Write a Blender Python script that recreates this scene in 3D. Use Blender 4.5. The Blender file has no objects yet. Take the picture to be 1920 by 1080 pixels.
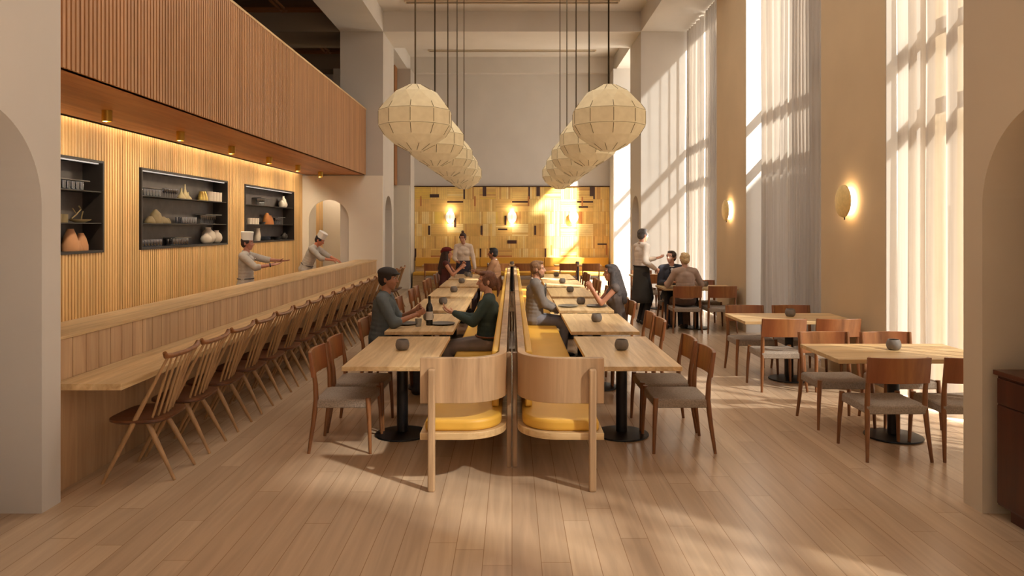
import bpy, bmesh, math, random
from mathutils import Vector, Matrix, noise
random.seed(7)
S = bpy.context.scene
C = S.collection
PI = math.pi

# ---------------------------------------------------------------- camera, sky, sun, exposure
cd = bpy.data.cameras.new('camera'); cam = bpy.data.objects.new('camera', cd); C.objects.link(cam)
cam.location = (0, 0, 1.8); cam.rotation_euler = (PI/2, 0, 0)
cd.sensor_width = 36.0; cd.lens = 1360/1920*36.0
cd.shift_y = -(540-425)/1920.0
cd.clip_end = 200
S.camera = cam
S.view_settings.view_transform = 'Standard'
S.view_settings.look = 'None'
S.view_settings.gamma = 1.0
S.view_settings.use_curve_mapping = False
S.view_settings.exposure = 0.0

# soft fill lights added out of view above the tables, housings built further down
for k_, y_ in enumerate((7.8, 12.6)):
    ad = bpy.data.lights.new('overhead_fill_light', 'AREA'); ad.shape = 'RECTANGLE'; ad.size = 4.6; ad.size_y = 1.1; ad.energy = 95; ad.color = (1, .96, .9)
    ao = bpy.data.objects.new('overhead_fill_light', ad); C.objects.link(ao); ao.location = (0, y_, 6.80)
W = bpy.data.worlds.new('sky'); S.world = W; W.use_nodes = True
bg = W.node_tree.nodes['Background']
bg.inputs[0].default_value = (.76, .90, 1.1, 1); bg.inputs[1].default_value = 2.1

sd = bpy.data.lights.new('sun', 'SUN'); sun = bpy.data.objects.new('sun', sd); C.objects.link(sun)
sd.energy = 46; sd.color = (1.0, .97, .92); sd.angle = math.radians(2.2)
sun.rotation_euler = Vector((-1, .83, -1.05)).to_track_quat('-Z', 'Y').to_euler()
sun.location = (9, -3, 9)

# ---------------------------------------------------------------- materials
def newmat(name):
    m = bpy.data.materials.new(name); m.use_nodes = True
    return m, m.node_tree.nodes, m.node_tree.links, m.node_tree.nodes['Principled BSDF']
def c4(c): return (c[0], c[1], c[2], 1)
def hexc(r, g, b):
    f = lambda v: (v/255/12.92) if v/255 <= .04045 else ((v/255+.055)/1.055)**2.4
    return (f(r), f(g), f(b))
def plain(name, col, rough=.6, metal=0, emis=None, es=0, bump=0, bs=60, var=0, vs=4):
    m, n, l, b = newmat(name)
    b.inputs['Base Color'].default_value = c4(col); b.inputs['Roughness'].default_value = rough
    b.inputs['Metallic'].default_value = metal
    if emis: b.inputs['Emission Color'].default_value = c4(emis); b.inputs['Emission Strength'].default_value = es
    tc = n.new('ShaderNodeTexCoord')
    if var:
        nz = n.new('ShaderNodeTexNoise'); nz.inputs['Scale'].default_value = vs; nz.inputs['Detail'].default_value = 4
        l.new(tc.outputs['Object'], nz.inputs['Vector'])
        r = n.new('ShaderNodeValToRGB')
        r.color_ramp.elements[0].position = .3; r.color_ramp.elements[1].position = .7
        r.color_ramp.elements[0].color = c4([v*(1-var) for v in col]); r.color_ramp.elements[1].color = c4([min(1, v*(1+var)) for v in col])
        l.new(nz.outputs['Fac'], r.inputs['Fac']); l.new(r.outputs['Color'], b.inputs['Base Color'])
    if bump:
        nb = n.new('ShaderNodeTexNoise'); nb.inputs['Scale'].default_value = bs; nb.inputs['Detail'].default_value = 3
        l.new(tc.outputs['Object'], nb.inputs['Vector'])
        bm_ = n.new('ShaderNodeBump'); bm_.inputs['Strength'].default_value = bump; bm_.inputs['Distance'].default_value = .01
        l.new(nb.outputs['Fac'], bm_.inputs['Height']); l.new(bm_.outputs['Normal'], b.inputs['Normal'])
    return m
def wood(name, c1, c2, axis='Y', rough=.45, scale=1.0, c3=None, board=None):
    """streaky timber with the grain along one object axis; board = width of the staves across it"""
    m, n, l, b = newmat(name)
    tc = n.new('ShaderNodeTexCoord')
    mp = n.new('ShaderNodeMapping'); l.new(tc.outputs['Object'], mp.inputs['Vector'])
    s = {'X': (1.1, 16, 16), 'Y': (16, 1.1, 16), 'Z': (16, 16, 1.1)}[axis]
    mp.inputs['Scale'].default_value = [v*scale for v in s]
    nz = n.new('ShaderNodeTexNoise'); nz.inputs['Scale'].default_value = 1; nz.inputs['Detail'].default_value = 6
    nz.inputs['Roughness'].default_value = .65; nz.inputs['Distortion'].default_value = .6
    l.new(mp.outputs['Vector'], nz.inputs['Vector'])
    r = n.new('ShaderNodeValToRGB'); e = r.color_ramp.elements
    e[0].position = .3; e[1].position = .68; e[0].color = c4(c1); e[1].color = c4(c2)
    l.new(nz.outputs['Fac'], r.inputs['Fac'])
    out = r.outputs['Color']
    if c3:
        n2 = n.new('ShaderNodeTexNoise'); n2.inputs['Scale'].default_value = .25; n2.inputs['Detail'].default_value = 3
        l.new(mp.outputs['Vector'], n2.inputs['Vector'])
        r2 = n.new('ShaderNodeValToRGB'); r2.color_ramp.elements[0].position = .45; r2.color_ramp.elements[1].position = .62
        l.new(n2.outputs['Fac'], r2.inputs['Fac'])
        mx = n.new('ShaderNodeMix'); mx.data_type = 'RGBA'
        l.new(r2.outputs['Color'], mx.inputs[0]); l.new(out, mx.inputs[6]); mx.inputs[7].default_value = c4(c3)
        out = mx.outputs[2]
    if board:
        ax, wd = board
        sp = n.new('ShaderNodeSeparateXYZ'); l.new(tc.outputs['Object'], sp.inputs[0])
        dv = n.new('ShaderNodeMath'); dv.operation = 'DIVIDE'; l.new(sp.outputs[ax], dv.inputs[0]); dv.inputs[1].default_value = wd
        fl = n.new('ShaderNodeMath'); fl.operation = 'FLOOR'; l.new(dv.outputs[0], fl.inputs[0])
        wn = n.new('ShaderNodeTexWhiteNoise'); wn.noise_dimensions = '1D'; l.new(fl.outputs[0], wn.inputs['W'])
        hs = n.new('ShaderNodeMapRange'); hs.inputs[3].default_value = .86; hs.inputs[4].default_value = 1.1
        l.new(wn.outputs['Value'], hs.inputs[0])
        hv = n.new('ShaderNodeHueSaturation'); l.new(out, hv.inputs['Color']); l.new(hs.outputs[0], hv.inputs['Value'])
        out = hv.outputs['Color']
    l.new(out, b.inputs['Base Color'])
    b.inputs['Roughness'].default_value = rough
    bp = n.new('ShaderNodeBump'); bp.inputs['Strength'].default_value = .08; bp.inputs['Distance'].default_value = .004
    l.new(nz.outputs['Fac'], bp.inputs['Height']); l.new(bp.outputs['Normal'], b.inputs['Normal'])
    return m

OAKA, OAKB = hexc(190, 150, 98), hexc(232, 198, 146)
M = {}
M['oak_y'] = wood('oak_grain_along', OAKA, OAKB, 'Y', .42, 1, board=(0, .14))
M['oak_x'] = wood('oak_grain_across', OAKA, OAKB, 'X', .42, 1, board=(1, .13))
M['oak_z'] = wood('oak_upright', hexc(140, 108, 76), hexc(194, 158, 118), 'Z', .5, .75, c3=hexc(176, 136, 96))
M['oak_panel'] = wood('oak_bar_panel', hexc(166, 128, 90), hexc(196, 158, 116), 'Z', .5, .7, board=(1, .32))
M['oak_flute'] = wood('oak_bar_front', hexc(172, 134, 98), hexc(200, 164, 124), 'Z', .5, .8, board=(1, .16))
M['walnut'] = wood('walnut', hexc(104, 62, 32), hexc(150, 96, 54), 'Z', .38, 1.2)
M['walnut_back'] = wood('walnut_figured', hexc(112, 66, 36), hexc(168, 110, 62), 'Z', .32, .5, c3=hexc(140, 74, 42))
M['spindle'] = wood('beech_spindle', hexc(150, 112, 72), hexc(186, 146, 100), 'Z', .45, 1)
M['brown'] = wood('brown_seat', hexc(84, 48, 26), hexc(112, 68, 38), 'X', .4, 1.5)
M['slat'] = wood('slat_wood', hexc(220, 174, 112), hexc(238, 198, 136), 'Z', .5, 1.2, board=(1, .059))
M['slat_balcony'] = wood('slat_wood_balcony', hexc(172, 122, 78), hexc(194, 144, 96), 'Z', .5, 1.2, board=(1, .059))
M['gap'] = plain('slat_backing', hexc(150, 102, 58), .8)
M['soffit'] = wood('soffit_wood', hexc(172, 108, 62), hexc(202, 138, 84), 'Y', .45, .8, board=(0, .12))
M['plaster'] = plain('plaster', hexc(212, 204, 194), .85, var=.03, vs=1.5)
M['plaster_warm'] = plain('plaster_warm', hexc(202, 184, 158), .85, var=.04, vs=1.2)
M['plaster_block'] = plain('plaster_block', hexc(198, 189, 177), .85, var=.03, vs=1.5)
M['plaster_pier'] = plain('limewash_ochre', hexc(202, 176, 140), .85, var=.05, vs=1.3)
M['plaster_grey'] = plain('plaster_grey', hexc(198, 188, 176), .85, var=.03, vs=1.2)
M['cream'] = plain('cream_paint', hexc(238, 228, 210), .8, var=.02, vs=2)
M['dark_coffer'] = wood('dark_coffer', hexc(62, 40, 24), hexc(88, 58, 34), 'X', .6)
M['coffer_trim'] = wood('coffer_trim', hexc(128, 84, 48), hexc(150, 100, 60), 'X', .6)
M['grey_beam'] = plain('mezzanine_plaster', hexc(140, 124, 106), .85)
M['black'] = plain('black_metal', (.006, .006, .007), .42, .3)
M['niche'] = plain('niche_black', hexc(44, 38, 34), .5, var=.15)
M['nicheback'] = plain('niche_back', hexc(84, 76, 72), .55, var=.2, vs=6)
M['brass'] = plain('brass', hexc(176, 138, 60), .32, .9)
M['goldshade'] = plain('gold_shade', hexc(238, 206, 138), .5, .1, var=.08, vs=25)
M['glow'] = plain('lamp_glow', (1, .9, .7), .5, emis=(1, .86, .6), es=9)
M['glow_soft'] = plain('lamp_glow_soft', (1, .92, .75), .5, emis=(1, .88, .66), es=.55)
M['glow_strip'] = plain('led_strip', (1, .95, .9), .5, emis=(1, .93, .85), es=.5)
M['cord'] = plain('cord', hexc(92, 76, 48), .6)
M['rib'] = plain('lantern_rib', hexc(120, 96, 52), .6)
M['yellow'] = plain('yellow_vinyl', hexc(214, 162, 60), .5, var=.05, vs=3, bump=.15, bs=8)
M['tweed'] = plain('woven_tweed', hexc(156, 140, 124), .95, var=.25, vs=90, bump=.5, bs=180)
M['stone'] = plain('grey_stoneware', hexc(120, 111, 102), .6, var=.15, vs=20)
M['stone_dark'] = plain('dark_stoneware', hexc(74, 68, 62), .55, var=.15, vs=20)
M['plate'] = plain('plate_glaze', hexc(92, 88, 84), .35)
M['bottle'] = plain('dark_bottle_glass', (.012, .01, .008), .12)
M['paper_label'] = plain('paper_label', hexc(215, 205, 190), .7)
M['terracotta'] = plain('terracotta', hexc(196, 142, 98), .7, var=.08, vs=10)
M['orange'] = plain('orange_clay', hexc(190, 118, 58), .6, var=.1, vs=10)
M['khaki'] = plain('khaki_clay', hexc(134, 116, 82), .7, var=.15, vs=12)
M['sand'] = plain('sand_clay', hexc(176, 158, 118), .7, var=.12, vs=12)
M['white_clay'] = plain('white_clay', hexc(226, 212, 192), .7, var=.05, vs=10)
M['gold'] = plain('gold_glaze', hexc(206, 174, 92), .3, .6)
M['blueware'] = plain('blue_grey_ware', hexc(126, 134, 150), .4)
M['dkware'] = plain('charcoal_ware', hexc(48, 46, 46), .4)
M['mahogany'] = wood('mahogany', hexc(52, 22, 12), hexc(84, 38, 20), 'Z', .3, .8)
M['mahogany_top'] = wood('mahogany_top', hexc(60, 28, 16), hexc(92, 46, 26), 'Y', .28, .8)
M['frame_dark'] = plain('window_frame_bronze', hexc(70, 58, 46), .5, .3)
M['skirting'] = plain('skirting_line', hexc(120, 96, 70), .7)

def lantern_paper():
    m, n, l, b = newmat('washi_paper')
    tc = n.new('ShaderNodeTexCoord'); nz = n.new('ShaderNodeTexNoise'); nz.inputs['Scale'].default_value = 14; nz.inputs['Detail'].default_value = 5
    l.new(tc.outputs['Object'], nz.inputs['Vector'])
    r = n.new('ShaderNodeValToRGB'); r.color_ramp.elements[0].color = c4(hexc(204, 182, 138)); r.color_ramp.elements[1].color = c4(hexc(228, 210, 168))
    l.new(nz.outputs['Fac'], r.inputs['Fac']); l.new(r.outputs['Color'], b.inputs['Base Color']); b.inputs['Roughness'].default_value = .8
    l.new(r.outputs['Color'], b.inputs['Emission Color']); b.inputs['Emission Strength'].default_value = .18
    return m
M['paper'] = lantern_paper()

def sheer():
    m = bpy.data.materials.new('sheer_linen'); m.use_nodes = True; n = m.node_tree.nodes; l = m.node_tree.links; n.clear()
    o = n.new('ShaderNodeOutputMaterial'); d = n.new('ShaderNodeBsdfDiffuse'); t = n.new('ShaderNodeBsdfTranslucent'); tr = n.new('ShaderNodeBsdfTransparent')
    tc = n.new('ShaderNodeTexCoord'); mp = n.new('ShaderNodeMapping'); mp.inputs['Scale'].default_value = (30, 30, .6); l.new(tc.outputs['Object'], mp.inputs[0])
    nz = n.new('ShaderNodeTexNoise'); nz.inputs['Scale'].default_value = 1; l.new(mp.outputs[0], nz.inputs[0])
    r = n.new('ShaderNodeValToRGB'); r.color_ramp.elements[0].color = c4(hexc(170, 156, 142)); r.color_ramp.elements[1].color = c4(hexc(198, 186, 172))
    l.new(nz.outputs['Fac'], r.inputs['Fac'])
    l.new(r.outputs['Color'], d.inputs['Color']); l.new(r.outputs['Color'], t.inputs['Color'])
    m1 = n.new('ShaderNodeMixShader'); m1.inputs[0].default_value = .22; l.new(d.outputs[0], m1.inputs[1]); l.new(t.outputs[0], m1.inputs[2])
    m2 = n.new('ShaderNodeMixShader'); m2.inputs[0].default_value = .09; l.new(m1.outputs[0], m2.inputs[1]); l.new(tr.outputs[0], m2.inputs[2])
    l.new(m2.outputs[0], o.inputs['Surface'])
    return m
M['sheer'] = sheer()
def thin_glass(name, tint, k):
    m = bpy.data.materials.new(name); m.use_nodes = True; n = m.node_tree.nodes; l = m.node_tree.links; n.clear()
    o = n.new('ShaderNodeOutputMaterial'); g = n.new('ShaderNodeBsdfGlossy'); g.inputs['Roughness'].default_value = .08
    tr = n.new('ShaderNodeBsdfTransparent'); tr.inputs['Color'].default_value = c4(tint)
    mx = n.new('ShaderNodeMixShader'); mx.inputs[0].default_value = k
    l.new(tr.outputs[0], mx.inputs[1]); l.new(g.outputs[0], mx.inputs[2]); l.new(mx.outputs[0], o.inputs['Surface'])
    return m
M['pane'] = thin_glass('window_glass', (.96, .97, .96), .05)
M['drink_glass'] = thin_glass('drinking_glass', (.72, .74, .78), .22)
M['shelf_glass'] = thin_glass('shelf_glass', (.6, .6, .62), .25)

def floor_mat():
    m, n, l, b = newmat('oak_floor')
    tc = n.new('ShaderNodeTexCoord'); sp = n.new('ShaderNodeSeparateXYZ'); l.new(tc.outputs['Object'], sp.inputs[0])
    dv = n.new('ShaderNodeMath'); dv.operation = 'DIVIDE'; l.new(sp.outputs[0], dv.inputs[0]); dv.inputs[1].default_value = .157
    fl = n.new('ShaderNodeMath'); fl.operation = 'FLOOR'; l.new(dv.outputs[0], fl.inputs[0])
    wn = n.new('ShaderNodeTexWhiteNoise'); wn.noise_dimensions = '1D'; l.new(fl.outputs[0], wn.inputs['W'])
    ma = n.new('ShaderNodeMath'); ma.operation = 'MULTIPLY_ADD'; l.new(wn.outputs['Value'], ma.inputs[0]); ma.inputs[1].default_value = 2.1; l.new(sp.outputs[1], ma.inputs[2])
    mp = n.new('ShaderNodeCombineXYZ'); l.new(ma.outputs[0], mp.inputs[0]); l.new(sp.outputs[0], mp.inputs[1])
    br = n.new('ShaderNodeTexBrick'); br.offset = 0
    br.inputs['Scale'].default_value = 1; br.inputs['Brick Width'].default_value = 2.1; br.inputs['Row Height'].default_value = .157
    br.inputs['Mortar Size'].default_value = .0022; br.inputs['Mortar Smooth'].default_value = .1; br.inputs['Bias'].default_value = 0
    br.inputs['Color1'].default_value = c4(hexc(188, 158, 128)); br.inputs['Color2'].default_value = c4(hexc(204, 174, 142))
    br.inputs['Mortar'].default_value = c4(hexc(158, 124, 92))
    l.new(mp.outputs[0], br.inputs[0])
    m2 = n.new('ShaderNodeMapping'); m2.inputs['Scale'].default_value = (14, .8, 1); l.new(tc.outputs['Object'], m2.inputs[0])
    nz = n.new('ShaderNodeTexNoise'); nz.inputs['Scale'].default_value = 1; nz.inputs['Detail'].default_value = 7; nz.inputs['Distortion'].default_value = 1.2
    l.new(m2.outputs[0], nz.inputs[0])
    mr = n.new('ShaderNodeMapRange'); mr.inputs[1].default_value = .3; mr.inputs[2].default_value = .7; mr.inputs[3].default_value = .88; mr.inputs[4].default_value = 1.08
    l.new(nz.outputs['Fac'], mr.inputs[0])
    hv = n.new('ShaderNodeHueSaturation'); l.new(br.outputs['Color'], hv.inputs['Color']); l.new(mr.outputs[0], hv.inputs['Value'])
    l.new(hv.outputs[0], b.inputs['Base Color'])
    b.inputs['Roughness'].default_value = .26
    b.inputs['Specular IOR Level'].default_value = .6
    bp = n.new('ShaderNodeBump'); bp.inputs['Strength'].default_value = .12; bp.inputs['Distance'].default_value = .003
    iv = n.new('ShaderNodeMath'); iv.operation = 'SUBTRACT'; iv.inputs[0].default_value = 1; l.new(br.outputs['Fac'], iv.inputs[1])
    l.new(iv.outputs[0], bp.inputs['Height']); l.new(bp.outputs[0], b.inputs['Normal'])
    return m
M['floor'] = floor_mat()

# ---------------------------------------------------------------- mesh helpers
class MB:
    def __init__(s): s.v = []; s.f = []; s.mi = []
    def add(s, vs, fs, mi=0):
        o = len(s.v); s.v += [tuple(v) for v in vs]; s.f += [tuple(i+o for i in f) for f in fs]; s.mi += [mi]*len(fs); return s
    def box(s, x0, x1, y0, y1, z0, z1, mi=0):
        vs = [(x, y, z) for z in (z0, z1) for y in (y0, y1) for x in (x0, x1)]
        return s.add(vs, [(0, 2, 3, 1), (4, 5, 7, 6), (0, 1, 5, 4), (2, 6, 7, 3), (0, 4, 6, 2), (1, 3, 7, 5)], mi)
    def bar(s, p0, p1, r0, r1=None, seg=12, mi=0, sq=None):
        r1 = r0 if r1 is None else r1
        p0, p1 = Vector(p0), Vector(p1); d = (p1-p0).normalized()
        u = d.orthogonal().normalized() if sq is None else (Vector(sq)-d*Vector(sq).dot(d)).normalized()
        w = d.cross(u); vs = []
        for p, r in ((p0, r0), (p1, r1)):
            for k in range(seg):
                a = 2*PI*(k+.5)/seg; q = r*(1.4142 if seg == 4 else 1)
                vs.append(p+(u*math.cos(a)+w*math.sin(a))*q)
        fs = [(k, (k+1) % seg, seg+(k+1) % seg, seg+k) for k in range(seg)] + [tuple(reversed(range(seg))), tuple(range(seg, 2*seg))]
        return s.add(vs, fs, mi)
    def path(s, pts, rs, seg=10, mi=0):
        if not hasattr(rs, '__len__'): rs = [rs]*len(pts)
        pts = [Vector(p) for p in pts]; vs = []; u = None
        for i, p in enumerate(pts):
            d = (pts[min(i+1, len(pts)-1)]-pts[max(i-1, 0)]).normalized()
            u = d.orthogonal().normalized() if u is None else (u-d*u.dot(d)).normalized()
            w = d.cross(u)
            for k in range(seg):
                a = 2*PI*k/seg; vs.append(p+(u*math.cos(a)+w*math.sin(a))*rs[i])
        fs = []
        for i in range(len(pts)-1):
            for k in range(seg): fs.append((i*seg+k, i*seg+(k+1) % seg, (i+1)*seg+(k+1) % seg, (i+1)*seg+k))
        fs += [tuple(reversed(range(seg))), tuple(range((len(pts)-1)*seg, len(pts)*seg))]
        return s.add(vs, fs, mi)
    def lathe(s, prof, c=(0, 0, 0), seg=24, mi=0, sx=1, sy=1, rot=0):
        vs = []; c = Vector(c); idx = []
        for r, z in prof:
            idx.append(len(vs))
            if r < 1e-5: vs.append(c+Vector((0, 0, z))); continue
            for k in range(seg):
                a = 2*PI*k/seg+rot; vs.append(c+Vector((r*math.cos(a)*sx, r*math.sin(a)*sy, z)))
        fs = []
        for i in range(len(prof)-1):
            a, b = idx[i], idx[i+1]; ra, rb = prof[i][0] > 1e-5, prof[i+1][0] > 1e-5
            for k in range(seg):
                k2 = (k+1) % seg
                if ra and rb: fs.append((a+k, a+k2, b+k2, b+k))
                elif rb: fs.append((a, b+k2, b+k))
                elif ra: fs.append((a+k, a+k2, b))
        return s.add(vs, fs, mi)
    def prism(s, poly, axis, a, b, mi=0):
        """poly of 2D points extruded along axis; X: (y,z)  Y: (x,z)  Z: (x,y)"""
        n = len(poly)
        def P(q, t): return (t, q[0], q[1]) if axis == 'X' else (q[0], t, q[1]) if axis == 'Y' else (q[0], q[1], t)
        vs = [P(q, a) for q in poly]+[P(q, b) for q in poly]
        fs = [tuple(range(n)), tuple(reversed(range(n, 2*n)))]+[(i, n+i, n+(i+1) % n, (i+1) % n) for i in range(n)]
        return s.add(vs, fs, mi)
    def strip(s, inner, outer, z0, z1, mi=0):
        """wall following two matched plan lines"""
        n = len(inner); vs = []
        for a, b in zip(inner, outer): vs += [(a[0], a[1], z0), (a[0], a[1], z1), (b[0], b[1], z1), (b[0], b[1], z0)]
        fs = []
        for i in range(n-1):
            for k in range(4): fs.append((i*4+k, i*4+(k+1) % 4, i*4+4+(k+1) % 4, i*4+4+k))
        fs += [(3, 2, 1, 0), tuple((n-1)*4+k for k in range(4))]
        return s.add(vs, fs, mi)
    def build(s, name, mat, parent=None, smooth=None, bevel=0, seg=2):
        me = bpy.data.meshes.new(name); me.from_pydata(s.v, [], s.f)
        for mm in (mat if isinstance(mat, (list, tuple)) else [mat]): me.materials.append(mm)
        bm = bmesh.new(); bm.from_mesh(me)
        for f, i in zip(bm.faces, s.mi): f.material_index = i
        bmesh.ops.recalc_face_normals(bm, faces=bm.faces); bm.to_mesh(me); bm.free()
        o = bpy.data.objects.new(name, me); C.objects.link(o)
        if parent is not None: o.parent = parent
        if smooth is not None:
            me.polygons.foreach_set('use_smooth', [True]*len(me.polygons)); me.set_sharp_from_angle(angle=math.radians(smooth))
        if bevel:
            b = o.modifiers.new('bevel', 'BEVEL'); b.width = bevel; b.segments = seg; b.limit_method = 'ANGLE'; b.angle_limit = math.radians(40)
        return o
def B(*a, **k): return MB().box(*a, **k)
def tag(o, label, cat, group=None):
    o['label'] = label; o['category'] = cat
    if group: o['group'] = group
    return o
def thing(name, label, cat, loc=(0, 0, 0), rot=0, group=None):
    o = bpy.data.objects.new(name, None); C.objects.link(o); o.location = loc; o.rotation_euler = (0, 0, rot)
    o.empty_display_size = .1
    return tag(o, label, cat, group)
def struct(name, mb, mat, **k):
    o = mb.build(name, mat, **k); o['kind'] = 'structure'; return o
def dup(o, parent=None):
    c = o.copy(); C.objects.link(c); c.parent = parent
    for ch in list(o.children): dup(ch, c)
    return c
def place(proto, used, loc, rot, label, group=None, cat=None):
    r = proto if not used[0] else dup(proto)
    used[0] = True
    r.location = loc; r.rotation_euler = (0, 0, rot); r['label'] = label
    if group: r['group'] = group
    return r
ORD = ['first', 'second', 'third', 'fourth', 'fifth', 'sixth', 'seventh', 'eighth', 'ninth', 'tenth', 'eleventh', 'twelfth', 'thirteenth',
       'fourteenth', 'fifteenth', 'sixteenth', 'seventeenth', 'eighteenth', 'nineteenth', 'twentieth']

# ---------------------------------------------------------------- the room
struct('floor', B(-8, 4.6, -6, 22.6, -.12, 0), M['floor'])
WX = 3.98
WIN = [(-.1, 3.0), (4.63, 7.73), (9.34, 12.35), (14.1, 17.05), (18.65, 21.1)]
piers = [(-6, -4.8), (-1.8, -.1), (3.0, 4.63), (7.73, 9.34), (12.35, 14.1)]
mb = MB()
for a, b in piers: mb.box(WX, 5.05, a, b, 0, 6.4)
struct('wall_right', mb, M['plaster_pier'])
mb = MB()
for a, b in piers:
    if b > 4: mb.box(WX+.004, 4.39, b, b+.012, 0, 6.4); mb.box(WX+.004, 4.39, a-.012, a, 0, 6.4)
struct('trim_4', mb, M['plaster'])
struct('wall_right_lintel', B(WX, 4.55, -6, 22, 6.4, 7.0), M['plaster'])
# columns with arched niches in their inner faces
def arch_poly(y0, y1, zt, yc, r, zs, n=20):
    """outline (y,z) of a wall piece y0..y1 high zt with an arched opening"""
    p = [(y0, 0), (yc-r, 0), (yc-r, zs)]
    for k in range(1, n): a = PI-PI*k/n; p.append((yc+r*math.cos(a), zs+r*math.sin(a)))
    p += [(yc+r, zs), (yc+r, 0), (y1, 0), (y1, zt), (y0, zt)]
    return p
cp = arch_poly(17.1, 18.65, 6.4, 17.87, .5, 2.06)
def column(name, sgn, outer, mat):
    mb = MB().prism(cp, 'X', sgn*3.04, sgn*(3.04+.35)); mb.box(*sorted((sgn*3.39, sgn*outer)), 17.1, 18.65, 0, 6.4)
    o = struct(name, mb, mat); return o
column('wall_right_column', 1, 5.05, M['plaster'])
column('wall_left_column', -1, 4.05, M['plaster_grey'])
# cream wall at the end of the bar, in front of the left column's lower part, with an arched doorway
cw = arch_poly(-4.98, -3.04, 3.0, -4.31, .47, 1.96)
struct('wall_bar_end', MB().prism(cw, 'Y', 17.06, 17.1), M['cream'])
mb = MB().prism(arch_poly(-4.98, -4.05, 3.0, -4.31, .47, 1.96)[:1]+[(-4.78, 0), (-4.78, 3.0), (-4.98, 3.0)], 'Y', 17.1, 17.7)
struct('wall_passage_jamb', mb, M['cream'])
struct('wall_passage', B(-7, -4.05, 18.95, 19.1, 0, 3.0), M['cream'])
struct('wall_bar_end_upper', B(-4.98, -4.05, 17.1, 17.12, 2.95, 3.02), M['plaster_grey'])
# arched blocks framing the view
for sgn, nm in ((1, 'wall_right_arch'), (-1, 'wall_left_arch')):
    p = arch_poly(3.0, 4.74, 6.9, 3.95, .6, 1.92, 32)
    struct(nm, MB().prism(p, 'X', sgn*2.95, sgn*(3.98 if sgn > 0 else 4.6)), M['plaster_warm'] if sgn > 0 else M['plaster_block'])
# end wall, pilasters, beams, ceiling
struct('wall_far', B(-7.5, 4.55, 21.92, 22.2, 0, 7.0), M['plaster'])
for sgn, nm in ((1, 'wall_right_pilaster'), (-1, 'wall_left_pilaster')):
    x0, x1 = sorted((sgn*2.95, sgn*(4.55 if sgn > 0 else 5.2)))
    struct(nm, B(x0, x1, 21.1, 21.92, 0, 6.4), M['plaster_grey'] if sgn < 0 else M['plaster'])
struct('wall_left_pilaster_cream', B(-4.2, -2.97, 21.06, 21.1, 0, 3.0), M['cream'])
struct('recess_strip', B(-3.5, -3.33, 20.6, 21.05, 3.0, 6.4), M['gap'])  # solid brown strip standing in for a narrow dark recess
struct('ceiling', B(-4.05, 4.55, -2, 22, 6.88, 7.05), M['plaster'])
for i, (a, b) in enumerate(((17.1, 18.65), (21.7, 21.92))):
    struct('ceiling_cross_beam', B(-3.04, 3.04, a, b, 6.4, 6.88), M['plaster'])
struct('ceiling_left_beam', B(-4.05, -3.04, -2, 21.92, 6.4, 6.88), M['plaster'])
struct('ceiling_right_beam', B(3.04, WX, -2, 21.92, 6.4, 6.88), M['plaster'])
for i, yy in enumerate((16.36, 20.9)):
    t = thing('ceiling_diffuser', ['long slot diffuser in the ceiling bay nearer the camera', 'long slot diffuser in the ceiling bay next to the far wall'][i], 'air vent', (0, yy, 6.88), 0)
    MB().box(-2.42, 2.42, -.1, -.07, -.03, -.001).box(-2.42, 2.42, .07, .1, -.03, -.001).box(-2.42, -2.39, -.07, .07, -.03, -.001).box(2.39, 2.42, -.07, .07, -.03, -.001).build('frame', M['plaster_warm'], t)
    B(-2.39, 2.39, -.07, .07, -.008, -.001).build('slot', M['grey_beam'], t)
struct('wall_behind', B(-8, 4.6, -6.2, -6, 0, 5.8).box(-8, 4.6, -6.2, -6, 6.5, 7.0), M['plaster'])  # gap between the boxes: opening added to let sky light in from behind
struct('wall_left_entrance', B(-7.7, -7.5, -6, -2, 0, 7.0), M['plaster'])
struct('ceiling_entrance', B(-8, 4.6, -6, -2, 6.88, 7.05), M['plaster'])
# mezzanine behind the slatted balustrade
struct('wall_mezzanine_left', B(-7.7, -7.5, -2, 22, 0, 7.0), M['grey_beam'])
struct('ceiling_mezzanine', B(-7.5, -4.05, -2, 21.92, 6.88, 7.05), M['dark_coffer'])
for a, b in ((12.4, 14.0), (17.1, 18.65), (21.2, 21.9)):
    struct('ceiling_mezzanine_beam', B(-7.5, -4.05, a, b, 6.4, 6.88), M['grey_beam'])
mb = MB()
for y0, y1 in ((14.0, 17.1), (18.65, 21.2)):
    for x in (-7.3, -6.42, -6.3, -5.42, -5.3, -4.42, -4.3): mb.box(x, x+.04, y0, y1, 6.83, 6.88)
    for y in (y0+.05, y0+.25, (y0+y1)/2-.1, (y0+y1)/2+.1, y1-.3, y1-.1): mb.box(-7.5, -4.05, y, y+.04, 6.83, 6.88)
struct('trim_2', mb, M['coffer_trim'])
struct('ceiling_bar_slab', B(-7.5, -3.5, 3, 17.06, 3.2, 3.4), M['grey_beam'])
# soffit and slatted balustrade
struct('ceiling_bar_soffit', B(-4.84, -3.45, 3.0, 17.05, 3.02, 3.06), M['soffit'])
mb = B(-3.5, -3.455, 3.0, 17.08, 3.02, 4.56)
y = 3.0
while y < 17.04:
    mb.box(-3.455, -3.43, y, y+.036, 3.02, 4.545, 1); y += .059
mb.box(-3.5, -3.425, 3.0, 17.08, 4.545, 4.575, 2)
struct('wall_balcony_slats', mb, [M['gap'], M['slat_balcony'], M['oak_y']])
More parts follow.
